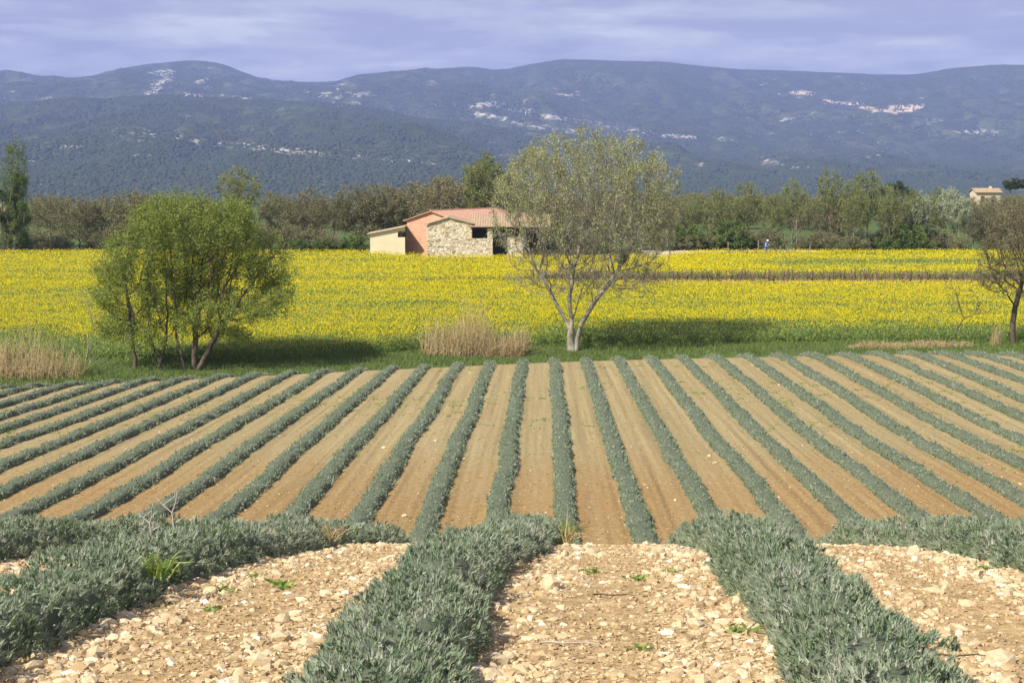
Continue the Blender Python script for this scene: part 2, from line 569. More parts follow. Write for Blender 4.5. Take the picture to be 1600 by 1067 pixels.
gme = mesh('ground', np.stack([GX, GY, GZ], -1), quads=gq, mats=[M['soil']], smooth=True,
           attrs={'zone': zone_a.ravel(), 'tan': tan_a.ravel(), 'rowu': rowu(GX, GY).ravel()})
ground = ob('ground', gme, kind='structure')

# ------------------------------------------------------------------ mountains
SKY = np.array([(-400, 120), (-200, 112), (0, 115), (60, 119), (110, 127), (135, 128), (180, 112), (240, 100), (300, 95), (350, 99), (400, 121), (440, 127), (500, 130), (560, 123), (620, 116), (700, 107),
                (740, 104), (780, 110), (830, 100), (880, 93), (950, 95), (1040, 97), (1080, 103), (1150, 108), (1250, 112), (1350, 116), (1420, 118), (1480, 107), (1540, 101), (1600, 101), (1800, 96), (2000, 110)], float)
FRT = np.array([(-400, 172), (0, 163), (60, 159), (120, 150), (200, 148), (300, 152), (400, 155), (500, 160), (600, 170), (680, 183), (760, 200), (850, 213), (1000, 230), (1200, 248), (1600, 258), (2000, 262)], float)
hpx = np.arange(-400, 2004, 6.5)
nd1, nd2 = 80, 170
D1, D2 = 4300.0, 7600.0
hd = np.concatenate([np.linspace(1900, D1, nd1), np.linspace(D1, D2, nd2)[1:], np.array([7900, 8400, 9000])])
HP, HD = np.meshgrid(hpx, hd)
dxs = (HP - 800) / F
ysk = np.interp(hpx, SKY[:, 0], SKY[:, 1])
yfr = np.interp(hpx, FRT[:, 0], FRT[:, 1])
ker = np.hanning(9)
ker /= ker.sum()
ysk = np.convolve(np.pad(ysk, 4, mode='edge'), ker, 'valid')
yfr = np.convolve(np.pad(yfr, 4, mode='edge'), ker, 'valid')


def tanup(py):
    return np.tan(np.arctan((533.5 - py) / F) - PITCH)


zf = ZC + tanup(yfr) * D1
zb = ZC + tanup(ysk) * D2
Zh = np.zeros_like(HP)
for k, d_ in enumerate(hd):
    if d_ <= D1:
        t_ = (d_ - 1900) / (D1 - 1900)
        Zh[k] = -46.0 + (zf + 46.0) * (0.7 * t_ + 0.3 * t_ ** 1.7)
    elif d_ <= D2:
        t_ = (d_ - D1) / (D2 - D1)
        base = zf * (1 - t_) + zb * t_
        dip = np.clip((zf - ZC) * 0.55, 0, 60) * np.sin(math.pi * min(1, t_ * 2.4)) * (t_ < 0.417)
        Zh[k] = zf + (zb - zf) * (t_ ** 1.25) - dip
    else:
        Zh[k] = zb - (d_ - D2) * 0.12
WX = dxs * HD
WY = HD * 1.0
rid = fbm(WX / 420, WY / 700, 5, 21)
rid2 = 0.5 - np.abs(fbm(WX / 260 + rid * 0.8, WY / 900, 4, 33)) * 2
amp = sm(2100, 3400, HD) * (1 - 0.75 * np.exp(-((HD - D1) / 320) ** 2)) * (1 - 0.93 * np.exp(-((HD - D2) / 420) ** 2))
Zh = Zh + amp * (rid * 120 + (rid2 - 0.3) * 85)
Zh = Zh + 3.0 * fbm(WX / 40, WY / 40, 3, 50) * sm(2300, 3000, HD)
# rock outcrops: strokes read from the photograph, kept as bare rock on the slope
strokes = [((232, 118), (262, 112), 5), ((236, 132), (258, 124), 6), ((234, 146), (248, 138), 5), ((262, 125), (268, 114), 4), ((310, 128), (330, 122), 3), ((318, 142), (340, 132), 3), ((345, 150), (386, 155), 3), ((290, 148), (320, 150), 2),
           ((505, 150), (540, 130), 4), ((520, 158), (550, 142), 3), ((555, 150), (575, 145), 3), ((535, 165), (560, 160), 2),
           ((735, 166), (775, 163), 4), ((775, 164), (835, 180), 3), ((835, 180), (900, 189), 3), ((900, 189), (965, 199), 3), ((965, 199), (1035, 211), 4), ((1035, 211), (1085, 215), 3), ((745, 178), (800, 186), 3), ((800, 190), (870, 202), 3),
           ((880, 204), (930, 208), 2), ((205, 204), (275, 214), 3), ((275, 214), (335, 223), 3), ((335, 225), (410, 231), 4), ((410, 231), (470, 236), 5), ((470, 237), (530, 244), 5), ((545, 240), (575, 246), 4), ((600, 249), (640, 252), 3), ((655, 256), (695, 258), 3),
           ((50, 222), (62, 221), 2), ((60, 155), (80, 154), 2), ((98, 228), (120, 231), 2), ((190, 245), (230, 243), 3), ((20, 253), (80, 250), 1),
           ((1187, 247), (1200, 252), 7), ((1205, 254), (1218, 256), 4), ((1240, 262), (1260, 264), 2), ((1495, 206), (1565, 207), 3), ((1310, 206), (1345, 208), 2), ((1120, 215), (1150, 222), 2), ((1220, 188), (1240, 186), 2), ((1450, 188), (1470, 190), 2)]
quar = [((1238, 145), (1272, 147), 3.5), ((1288, 158), (1312, 161), 3), ((1312, 163), (1345, 163), 3), ((1345, 168), (1365, 170), 2.5), ((1368, 173), (1398, 174), 2.5), ((1395, 168), (1440, 167), 4.5), ((1400, 176), (1430, 172), 3), ((870, 148), (900, 149), 1.5)]
HPX, HPY = pix(WX, WY, Zh)


def paint(strokes, soft=2.0):
    acc = np.zeros_like(HPX)
    for (a, b, w) in strokes:
        ax, ay = a
        bx, by = b
        vx, vy = bx - ax, by - ay
        tt = np.clip(((HPX - ax) * vx + (HPY - ay) * vy) / (vx * vx + vy * vy), 0, 1)
        dd = np.hypot((HPX - ax - tt * vx) * 0.8, HPY - ay - tt * vy) * 1.25
        acc = np.maximum(acc, 1 - sm(w * 0.4, w * 0.9 + soft, dd))
    return acc


rock_a = paint([(a, b, w * 1.25) for a, b, w in strokes]) * sm(-0.16, 0.08, fbm(HPX * 0.09, HPY * 0.22, 4, 88) + 0.03) + 0.8 * sm(0.22, 0.30, fbm(HPX * 0.10, HPY * 0.3, 3, 90)) * sm(-0.05, 0.1, fbm(HPX * 0.008, HPY * 0.02, 2, 92))
quar_a = paint(quar, 1.0)
m, t, out = new_mat('scrub_hillside')
g = N(t, 'ShaderNodeNewGeometry')
ra_ = N(t, 'ShaderNodeAttribute', attribute_name='rock')
qa_ = N(t, 'ShaderNodeAttribute', attribute_name='quarry')
n_1 = N(t, 'ShaderNodeTexNoise', {'Scale': 0.035, 'Detail': 8, 'Roughness': 0.7})
n_2 = N(t, 'ShaderNodeTexNoise', {'Scale': 0.0025, 'Detail': 4, 'Roughness': 0.6})
n_3 = N(t, 'ShaderNodeTexNoise', {'Scale': 0.035, 'Detail': 7, 'Roughness': 0.75})
for n_ in (n_1, n_2, n_3):
    t.links.new(g.outputs['Position'], n_.inputs['Vector'])
r1 = ramp(t, [(0.30, c4(0.026, 0.040, 0.02)), (0.52, c4(0.06, 0.076, 0.038)), (0.70, c4(0.125, 0.125, 0.075)), (0.82, c4(0.28, 0.25, 0.175))])
t.links.new(n_1.outputs[0], r1.inputs[0])
r2 = ramp(t, [(0.35, c4(0.60, 0.72, 0.62)), (0.65, c4(1.45, 1.3, 1.15))])
t.links.new(n_2.outputs[0], r2.inputs[0])
mu = N(t, 'ShaderNodeMix', {0: 1.0}, data_type='RGBA', blend_type='MULTIPLY')
t.links.new(r1.outputs[0], mu.inputs[6])
t.links.new(r2.outputs[0], mu.inputs[7])
# rock breakup
ad = N(t, 'ShaderNodeMath', {1: 1.25}, operation='MULTIPLY')
t.links.new(ra_.outputs['Fac'], ad.inputs[0])
ml = N(t, 'ShaderNodeMath', operation='MULTIPLY')
r3 = ramp(t, [(0.47, c4(0, 0, 0)), (0.52, c4(1, 1, 1))])
t.links.new(n_3.outputs[0], r3.inputs[0])
t.links.new(ad.outputs[0], ml.inputs[0])
t.links.new(r3.outputs[0], ml.inputs[1])
ml.use_clamp = True
mk_ = N(t, 'ShaderNodeMix', data_type='RGBA')
mk_.inputs[7].default_value = (0.56, 0.52, 0.45, 1)
t.links.new(ml.outputs[0], mk_.inputs[0])
t.links.new(mu.outputs[2], mk_.inputs[6])
mq = N(t, 'ShaderNodeMix', data_type='RGBA')
mq.inputs[7].default_value = (0.78, 0.60, 0.42, 1)
t.links.new(qa_.outputs['Fac'], mq.inputs[0])
t.links.new(mk_.outputs[2], mq.inputs[6])
pb = N(t, 'ShaderNodeBsdfPrincipled', {'Roughness': 0.95, 'Specular IOR Level': 0.05})
t.links.new(mq.outputs[2], pb.inputs['Base Color'])
bb = N(t, 'ShaderNodeBump', {'Strength': 0.8, 'Distance': 9.0})
t.links.new(n_1.outputs[0], bb.inputs['Height'])
t.links.new(bb.outputs[0], pb.inputs['Normal'])
t.links.new(pb.outputs[0], out.inputs[0])
M['hill'] = m
nh, mh = len(hd), len(hpx)
idx = np.arange(nh * mh).reshape(nh, mh)
hq = np.stack([idx[:-1, :-1], idx[:-1, 1:], idx[1:, 1:], idx[1:, :-1]], -1).reshape(-1, 4)
dens = (1 - np.clip(rock_a * 1.2 + quar_a * 1.5, 0, 1)) * sm(1900, 2000, HD) * (HD < 7700) * (1.0 - 0.4 * sm(3000, 6500, HD))
hme = mesh('mountains', np.stack([WX, WY, Zh], -1), quads=hq, mats=[M['hill']], smooth=True, attrs={'rock': rock_a.ravel(), 'quarry': quar_a.ravel(), 'dens': dens.ravel()})
ob('mountains', hme, kind='structure')

M['scrub'] = noise_mat('evergreen_scrub', [(0.3, c4(0.022, 0.036, 0.018)), (0.55, c4(0.046, 0.064, 0.034)), (0.75, c4(0.10, 0.105, 0.062))], scale=0.05, coord='Object')
# scrub oaks and bushes over the slopes (far-off wood, one mass)
cs, rs = slice(None, None, 4), slice(None, None, 3)
cV = np.stack([WX[rs, cs], WY[rs, cs], Zh[rs, cs]], -1)
ci = np.arange(cV.shape[0] * cV.shape[1]).reshape(cV.shape[:2])
cq = np.stack([ci[:-1, :-1], ci[:-1, 1:], ci[1:, 1:], ci[1:, :-1]], -1).reshape(-1, 4)
sme = mesh('scrub_wood', cV, quads=cq, mats=[M['scrub']], attrs={'dens': dens[rs, cs].ravel()})
scrub = ob('scrub_wood', sme, label='dark evergreen scrub covering the slopes of the mountains', cat='scrub', kind='stuff')
ng = bpy.data.node_groups.new('scatter_scrub', 'GeometryNodeTree')
ng.interface.new_socket('Geometry', in_out='INPUT', socket_type='NodeSocketGeometry')
ng.interface.new_socket('Geometry', in_out='OUTPUT', socket_type='NodeSocketGeometry')
gi = ng.nodes.new('NodeGroupInput')
go = ng.nodes.new('NodeGroupOutput')
dp = ng.nodes.new('GeometryNodeDistributePointsOnFaces')
na = ng.nodes.new('GeometryNodeInputNamedAttribute')
na.data_type = 'FLOAT'
na.inputs['Name'].default_value = 'dens'
mm = ng.nodes.new('ShaderNodeMath')
mm.operation = 'MULTIPLY'
mm.inputs[1].default_value = 0.0115
ng.links.new(na.outputs['Attribute'], mm.inputs[0])
ng.links.new(gi.outputs[0], dp.inputs['Mesh'])
ng.links.new(mm.outputs[0], dp.inputs['Density'])
ico = ng.nodes.new('GeometryNodeMeshIcoSphere')
ico.inputs['Radius'].default_value = 1.0
ico.inputs['Subdivisions'].default_value = 1
smt = ng.nodes.new('GeometryNodeSetMaterial')
smt.inputs['Material'].default_value = M['scrub']
ng.links.new(ico.outputs['Mesh'], smt.inputs['Geometry'])
iop = ng.nodes.new('GeometryNodeInstanceOnPoints')
rv = ng.nodes.new('FunctionNodeRandomValue')
rv.data_type = 'FLOAT_VECTOR'
rv.inputs[0].default_value = (2.2, 2.2, 1.9)
rv.inputs[1].default_value = (6.0, 6.0, 5.0)
rr = ng.nodes.new('FunctionNodeRandomValue')
rr.data_type = 'FLOAT_VECTOR'
rr.inputs[0].default_value = (-0.3, -0.3, 0)
rr.inputs[1].default_value = (0.3, 0.3, 6.28)
ng.links.new(dp.outputs['Points'], iop.inputs['Points'])
ng.links.new(smt.outputs[0], iop.inputs['Instance'])
ng.links.new(rv.outputs[0], iop.inputs['Scale'])
ng.links.new(rr.outputs[0], iop.inputs['Rotation'])
ng.links.new(iop.outputs[0], go.inputs[0])
md = scrub.modifiers.new('scatter', 'NODES')
md.node_group = ng

# ------------------------------------------------------------------ haze
mz, t, out = new_mat('haze_air')
pv = N(t, 'ShaderNodeVolumePrincipled')
pv.inputs['Color'].default_value = (0.40, 0.51, 1.0, 1)
pv.inputs['Density'].default_value = 0.00012
pv.inputs['Anisotropy'].default_value = 0.0
t.links.new(pv.outputs[0], out.inputs['Volume'])
hv, hq_, _ = boxv(-9800, 9800, -420, 9900, -60, 620)
ob('haze', mesh('haze', hv, quads=hq_, mats=[mz]), label='thin bluish haze in the air over the valley', cat='haze', kind='stuff')

# ------------------------------------------------------------------ lavender rows
ROW_LABEL = {-2: 'low lavender row behind the dead branching twig', -1: 'clipped lavender row with a green grass tuft growing in its side', 0: 'wide lavender row with a yellow grass tuft at the brow',
             1: 'broad grey green lavender row running down between stony strips', 2: 'lavender row that crosses the brow beside pale stony ground'}


ROW_END = [(150, 'sage lavender row ending by the dry pale reed grass'), (470, 'sage lavender row ending in front of the green willow'), (650, 'sage lavender row ending between willow and tan reeds'), (830, 'sage lavender row ending in front of the tan reeds'),
           (1180, 'sage lavender row ending beside the white poplar shadow'), (1480, 'sage lavender row ending at the tawny grass mounds'), (9999, 'sage lavender row ending by the dark bare tree')]


def lavender_row(i):
    rng = np.random.default_rng(1000 + i)
    yy = np.arange(2.6, 96, 0.05)
    xx = xrow(i, yy)
    pxx = 800 + F * xx / yy
    end = crest(xx) + 3.2
    ok = (pxx > -330 - 900 / yy) & (pxx < 1930 + 900 / yy) & (yy < end)
    vis = (pxx > -120 - 1.2 * F / yy) & (pxx < 1720 + 1.2 * F / yy) & ok
    if vis.sum() < 60:
        return
    y0, y1 = yy[ok].min(), yy[ok].max()
    root = bpy.data.objects.new('lavender_row', None)
    COL.objects.link(root)
    root.empty_display_size = 0.3
    ym = y0 + 0.5
    base = Vector((float(xrow(i, ym)), ym, float(zg(xrow(i, ym), ym))))
    root.location = base
    root['label'] = ROW_LABEL.get(i) or next(l_ for lim_, l_ in ROW_END if float(pix(xrow(i, 90.0), 90.0, 1.0)[0]) < lim_)
    root['category'] = 'lavender'
    if i not in ROW_LABEL:
        root['group'] = 'rows: ' + root['label'][18:]
    seed = int(i + 60)

    def center(y):
        w = 1 - sm(6, 30, y)
        return xrow(i, y) + (0.05 + 0.05 * w) * 2 * fbm(y * 0.45, np.full_like(y, seed * 7.3), 3, 4) + 0.22 * fbm(y * 0.14, np.full_like(y, seed * 3.1), 2, 8) + 0.20 * fbm(y * 0.11, np.full_like(y, seed * 0.35), 2, 18) * sm(20, 40, y)

    def prof(y, th):
        """point and normal on the hummocky surface; th 0..pi across the row"""
        hw = (0.292 - 0.040 * (1 - sm(10, 25, y))) * (1 + 0.42 * fbm(y * 1.7, np.full_like(y, seed * 1.7), 3, 12))
        plant = 1 + 0.13 * np.sin(y * 13.5 + 4 * vnoise(y * 0.9, np.full_like(y, seed * 1.3), 31)) * (0.4 + vnoise(y * 0.6, np.full_like(y, seed * 4.7), 32))
        gap = 1 - 0.42 * sm(0.90, 0.97, vnoise(y * 1.6, np.full_like(y, seed * 9.1), 33))
        hw = hw * (0.55 + 0.45 * plant) * (0.5 + 0.5 * gap)
        hh = 0.248 * plant * gap * (1 + 0.34 * fbm(y * 1.3 + 40, np.full_like(y, seed * 2.3), 3, 13))
        bump = 1 + 0.62 * fbm(y * 2.4, th * 1.5 + seed * 5.1, 4, 14)
        e1 = np.clip((y - y0) / 0.35, 0.05, 1) * np.clip((y1 - y) / 0.5, 0.05, 1)
        e1 = np.sqrt(e1)
        c, s = np.cos(th), np.sin(th)
        xo = -np.sign(c) * np.abs(c) ** 0.75 * hw * bump * e1
        zo = np.abs(s) ** 0.72 * hh * bump * e1
        cx = center(y)
        X = cx + xo
        Z = zg(cx, y) - 0.03 + zo
        nrm = np.stack([xo / hw ** 2, np.zeros_like(xo), zo / hh ** 2], -1)
        return np.stack([X, y, Z], -1), norm(nrm)

    # woody core: slightly smaller hummocky body, its dark colour paints shade between sprigs
    yv = np.concatenate([np.arange(y0, min(y1, 24), 0.14), np.arange(max(y0, 24), y1, 0.40), [y1]])
    th = np.linspace(0, math.pi, 11)
    Y, TH = np.meshgrid(yv, th, indexing='ij')
    P, Nn = prof(Y.ravel(), TH.ravel())
    P = P - Nn * np.where(P[:, 1:2] < 20, 0.072, 0.02)
    idx = np.arange(len(P)).reshape(len(yv), 11)
    q = np.stack([idx[:-1, :-1], idx[:-1, 1:], idx[1:, 1:], idx[1:, :-1]], -1).reshape(-1, 4)
    b = np.array(base)
    ob('woody_shade_core', mesh('woody_shade_core', P - b, quads=q, mats=[M['lav_core']], smooth=True), parent=root)
    # foliage: leaf sprigs, dense near the eye, coarser beyond
    bands = [(2.6, 8.5, 7600, 0.029, 0.0042), (8.5, 12.5, 4900, 0.033, 0.0048), (12.5, 18, 2400, 0.042, 0.0068), (18, 35, 200, 0.05, 0.018), (35, 50, 400, 0.042, 0.017), (50, 68, 270, 0.05, 0.021), (68, 97, 180, 0.056, 0.027)]
    Vs, Qs, Ts, tint = [], [], [], []
    nv = 0
    parts = []
    for (a, c, dn, ln, wd) in bands:
        a_, c_ = max(a, y0), min(c, y1)
        if c_ <= a_:
            continue
        per = 9 if a < 18 else 5
        nt_ = int((c_ - a_) * 1.15 * dn / per)
        y = rng.uniform(a_, c_, nt_)
        x_ = xrow(i, y)
        px_ = 800 + F * x_ / y
        mg = 130 + 1.25 * F / y
        y = y[(px_ > -mg) & (px_ < 1600 + mg)]
        n = len(y)
        if n == 0:
            continue
        y = np.clip(y, y0 + 0.01, y1 - 0.01)
        th_ = rng.uniform(0.05, math.pi - 0.05, n)
        eg = rng.random(n) < 0.26
        th_[eg] = np.where(rng.random(eg.sum()) < 0.5, 0.0, math.pi - 0.34) + rng.uniform(0.02, 0.32, eg.sum())
        P, Nn = prof(y, th_)
        ax_ = norm(Nn * 0.8 + np.array([0, 0, 0.55]) + rng.normal(size=(n, 3)) * 0.30)
        P = P + Nn * rng.normal(0, ln * 0.28, n)[:, None]
        rep = lambda q_: np.repeat(q_, per, axis=0)
        P, ax_, y, th_ = rep(P), rep(ax_), rep(y), rep(th_)
        ttone = rep(rng.normal(0, 0.13 if a < 18 else 0.06, n))
        tlen = rep(rng.uniform(0.7, 1.3, n))
        n = len(y)
        D = norm(ax_ + rng.normal(size=(n, 3)) * 0.33)
        P = P + rng.normal(0, ln * 0.12, (n, 3))
        lnv = ln * rng.uniform(0.7, 1.25, n) * tlen
        # tufts: neighbouring sprigs share a length and a shade
        tuft = vnoise(y * 9, th_ * 5 + seed, 77)
        lnv = lnv * (0.7 + 0.6 * tuft)
        P = P - D * (ln * 0.45)
        ti = np.clip(0.25 + 0.45 * tuft + ttone + rng.normal(0, 0.10, n), 0, 1)
        if a < 0:
            V, Q = diamonds(P, D, lnv, wd, rng)
            parts.append((V - b, Q, None))
            tint.append(np.repeat(ti, 4))
        else:
            V, T = spikes(P, D, lnv * 1.25, wd, rng)
            parts.append((V - b, None, T))
            tint.append(np.repeat(ti, 3))
    V, Q, T = merge(parts)
    ob('foliage', mesh('foliage', V, quads=Q, tris=T, mats=[M['lavender']], attrs={'tint': np.concatenate(tint)}), parent=root, kind='stuff')


for i in range(-20, 20):
    lavender_row(i)

# ------------------------------------------------------------------ stones of the near strip
def rock_mesh(seed, sub=2):
    import bmesh
    bm = bmesh.new()
    bmesh.ops.create_icosphere(bm, subdivisions=sub, radius=1.0)
    r = np.random.default_rng(seed)
    sc = r.uniform(0.7, 1.3, 3)
    # flatten by random planes for an angular look
    planes = [(norm(r.normal(size=3)), r.uniform(0.55, 0.85)) for _ in range(9)]
    for v in bm.verts:
        p = np.array(v.co)
        for n_, d_ in planes:
            k = p @ n_ - d_
            if k > 0:
                p = p - n_ * k * 0.85
        v.co = p * sc
    me = bpy.data.meshes.new('stone')
    bm.to_mesh(me)
    bm.free()
    me.materials.append(M['stone'])
    return me


rng = np.random.default_rng(77)
stone_meshes = [rock_mesh(s, 2 if s < 4 else 1) for s in range(14)]
big = 0
for k in range(6000):
    if big >= 285:
        break
    y = 4.6 + rng.random() ** 1.3 * 12.0
    x = rng.uniform(-0.36 * y - 0.3, 0.36 * y + 0.3)
    u = rowu(x, y)
    f = u - math.floor(u)
    if f < 0.17 or f > 0.83:
        continue
    # rubble lies thicker beside the rows than in the wheel track
    if abs(f - 0.5) < 0.10 and rng.random() < 0.72:
        continue
    s = 0.020 + 0.030 * rng.random() ** 1.6
    if rng.random() < 0.07:
        s = rng.uniform(0.045, 0.060)
    o = ob('stone', stone_meshes[big % 14], parent=ground, loc=(x, y, float(zg(x, y)) + s * 0.25), rotz=rng.uniform(0, 6.28), scale=(s * rng.uniform(0.9, 1.5), s * rng.uniform(0.8, 1.2), s * rng.uniform(0.55, 0.9)))
    o.rotation_euler[0] = rng.normal(0, 0.25)
    big += 1
# pale stones dotted over the tilled slope
for k in range(14):
    px_, py_ = [(783, 725), (725, 718), (1108, 713), (868 + 548, 604), (540, 709), (1055, 782), (1303, 822), (632, 808), (600, 700), (1117, 724), (838, 807), (1217, 603), (680, 690), (195, 726)][k]
    # find ground point along the pixel ray
    dx, dz = ray(px_, py_)
    Yt = np.arange(36, 92, 0.1)
    hit = np.argmax((ZC + dz * Yt) < zg(dx * Yt, Yt))
    y = Yt[hit]
    x = dx * y
    s = rng.uniform(0.05, 0.09)
    ob('stone', stone_meshes[k % 14], parent=ground, loc=(x, y, float(zg(x, y)) + s * 0.3), rotz=k, scale=(s * 1.4, s, s * 0.8))

OCT_V = np.array([(1, 0, 0), (-1, 0, 0), (0, 1, 0), (0, -1, 0), (0, 0, 1), (0, 0, -1)], float)
OCT_T = np.array([(0, 2, 4), (2, 1, 4), (1, 3, 4), (3, 0, 4), (2, 0, 5), (1, 2, 5), (3, 1, 5), (0, 3, 5)])


def pebbles(x, y, s, rng):
    n = len(x)
    V = OCT_V[None] * (1 + rng.normal(0, 0.15, (n, 6, 3)))
    V = V + rng.normal(0, 0.22, (n, 6, 3))
    ax1 = norm(rng.normal(size=(n, 3)))
    ax2 = norm(np.cross(ax1, rng.normal(size=(n, 3))))
    R3 = np.stack([ax1, ax2, np.cross(ax1, ax2)], 1)
    V = np.einsum('nij,njk->nik', V, R3)
    a = rng.uniform(0, 6.28, n)
    c, sn = np.cos(a), np.sin(a)
    sc = np.stack([s * rng.uniform(0.8, 1.5, n), s * rng.uniform(0.7, 1.1, n), s * rng.uniform(0.5, 0.9, n)], -1)
    V = V * sc[:, None]
    X = V[..., 0] * c[:, None] - V[..., 1] * sn[:, None]
    Y = V[..., 0] * sn[:, None] + V[..., 1] * c[:, None]
    V = np.stack([X + x[:, None], Y + y[:, None], V[..., 2] + (zg(x, y) + s * 0.05)[:, None]], -1).reshape(-1, 3)
    T = (np.arange(n)[:, None, None] * 6 + OCT_T[None]).reshape(-1, 3)
    return V, T


n = 100000
y = 4.3 + rng.random(n) ** 1.5 * 14.5
x = rng.uniform(-1, 1, n) * (0.34 * y + 1.2)
u = rowu(x, y)
f = u - np.floor(u)
keep = (f > 0.09) & (f < 0.91) & (rng.random(n) < np.where(np.abs(f - 0.5) < 0.11, 0.75, 1.0))
clump = fbm(x * 1.6, y * 1.6, 3, 91)
keep &= rng.random(n) < np.clip(0.7 + clump * 2.2, 0.2, 1)
x, y, f, clump = x[keep], y[keep], f[keep], clump[keep]
s = (0.005 + 0.022 * rng.random(len(x)) ** 3.0) * np.where(np.abs(f - 0.5) < 0.11, 0.62, 1.0)
# finest gravel: four-sided chips
nc = 150000
yc = 4.3 + rng.random(nc) ** 1.7 * 12.5
xc = rng.uniform(-1, 1, nc) * (0.335 * yc + 1.1)
fc = rowu(xc, yc)
fc = fc - np.floor(fc)
kc = (rng.random(nc) < np.where(np.abs(fc - 0.5) < 0.12, 0.55, 1.0)) & (fc > 0.12) & (fc < 0.88) & (rng.random(nc) < np.clip(0.75 + 1.5 * fbm(xc * 1.1, yc * 1.1, 3, 95), 0.3, 1))
xc, yc, fc = xc[kc], yc[kc], fc[kc]
scz = 0.0045 + 0.0065 * rng.random(len(xc)) ** 1.5
TV = np.array([(1, 1, 1), (-1, -1, 1), (-1, 1, -1), (1, -1, -1)], float) * 0.8
c1 = norm(rng.normal(size=(len(xc), 3)))
c2 = norm(np.cross(c1, rng.normal(size=(len(xc), 3))))
CV = np.einsum('nij,njk->nik', TV[None] * (1 + rng.normal(0, 0.25, (len(xc), 4, 3))), np.stack([c1, c2, np.cross(c1, c2)], 1)) * scz[:, None, None] * np.array([1.3, 1.1, 0.8])
CV = CV + np.stack([xc, yc, zg(xc, yc) + scz * 0.25], -1)[:, None]
CT = (np.arange(len(xc))[:, None, None] * 4 + np.array([(0, 2, 1), (0, 1, 3), (0, 3, 2), (1, 2, 3)])[None]).reshape(-1, 3)
ob('gravel', mesh('gravel', CV.reshape(-1, 3), tris=CT, mats=[M['pebble']], attrs={'tint': np.repeat(np.clip(rng.normal(0.42, 0.22, len(xc)) - 0.15 * (np.abs(fc - 0.5) < 0.13), 0, 1), 4)}), label='fine ochre gravel chips scattered on the near stony strips', cat='gravel', kind='stuff')
s = s + 0.002
keep2 = (s > 0.0085) | (rng.random(len(s)) < 0.25)
x, y, s = x[keep2], y[keep2], s[keep2]
lg = s > 0.0165
V, T = pebbles(x[~lg], y[~lg], s[~lg], rng)
ti = np.clip(rng.normal(0.38, 0.26, len(x)), 0, 1)
# the larger ones are blocky: jittered twelve-cornered stones
gr_ = (1 + 5 ** 0.5) / 2
IV = norm(np.array([(-1, gr_, 0), (1, gr_, 0), (-1, -gr_, 0), (1, -gr_, 0), (0, -1, gr_), (0, 1, gr_), (0, -1, -gr_), (0, 1, -gr_), (gr_, 0, -1), (gr_, 0, 1), (-gr_, 0, -1), (-gr_, 0, 1)], float))
IT = np.array([(0, 11, 5), (0, 5, 1), (0, 1, 7), (0, 7, 10), (0, 10, 11), (1, 5, 9), (5, 11, 4), (11, 10, 2), (10, 7, 6), (7, 1, 8), (3, 9, 4), (3, 4, 2), (3, 2, 6), (3, 6, 8), (3, 8, 9), (4, 9, 5), (2, 4, 11), (6, 2, 10), (8, 6, 7), (9, 8, 1)])
xl, yl, sl_ = x[lg], y[lg], s[lg]
nl_ = len(xl)
B_ = (IV[None] * (1 + rng.normal(0, 0.20, (nl_, 12, 1))) + rng.normal(0, 0.10, (nl_, 12, 3))) * (sl_[:, None] * np.stack([rng.uniform(0.9, 1.6, nl_), rng.uniform(0.7, 1.1, nl_), rng.uniform(0.5, 0.9, nl_)], -1))[:, None, :]
aa = rng.uniform(0, 6.28, nl_)
ca, sa = np.cos(aa)[:, None], np.sin(aa)[:, None]
B_ = np.stack([B_[..., 0] * ca - B_[..., 1] * sa + xl[:, None], B_[..., 0] * sa + B_[..., 1] * ca + yl[:, None], B_[..., 2] + (zg(xl, yl) + sl_ * 0.08)[:, None]], -1).reshape(-1, 3)
V, _q, T = merge([(V, None, T), (B_, None, (np.arange(nl_)[:, None, None] * 12 + IT[None]).reshape(-1, 3))])
tt_ = np.concatenate([np.repeat(ti[~lg], 6), np.repeat(np.clip(ti[lg] + 0.12, 0, 1), 12)])
ob('pebbles', mesh('pebbles', V, tris=T, mats=[M['pebble']], attrs={'tint': tt_}), label='loose limestone pebbles covering the stony strips between near rows', cat='pebbles', kind='stuff')
# clods over the tilled slope
n = 30000
y = 36 + rng.random(n) ** 1.4 * 50
x = rng.uniform(-0.36, 0.36, n) * y
u = rowu(x, y)
f = u - np.floor(u)
keep = (f > 0.2) & (f < 0.8) & (y < crest(x))
x, y = x[keep], y[keep]
s = 0.012 + 0.032 * rng.random(len(x)) ** 2.4
V, T = pebbles(x, y, s, rng)
M['clod'] = leaf_mat('clod', [(0.0, c4(0.22, 0.125, 0.05)), (0.7, c4(0.36, 0.24, 0.11)), (0.93, c4(0.42, 0.30, 0.16)), (1.0, c4(0.70, 0.60, 0.42))], trans=0)
ob('soil_clods', mesh('soil_clods', V, tris=T, mats=[M['clod']], attrs={'tint': np.repeat(rng.random(len(x)), 6)}), label='crumbled earth clods on the tilled strips of the slope', cat='clods', kind='stuff')

# ------------------------------------------------------------------ rapeseed
def vine_front(x):       # near edge of the bare strip
    return 150.0 - 0.02 * x


def vine_back(x):
    return 151.5 + 12.5 * sm(-12, 18, x) + 0.0 * x


rng = np.random.default_rng(5)


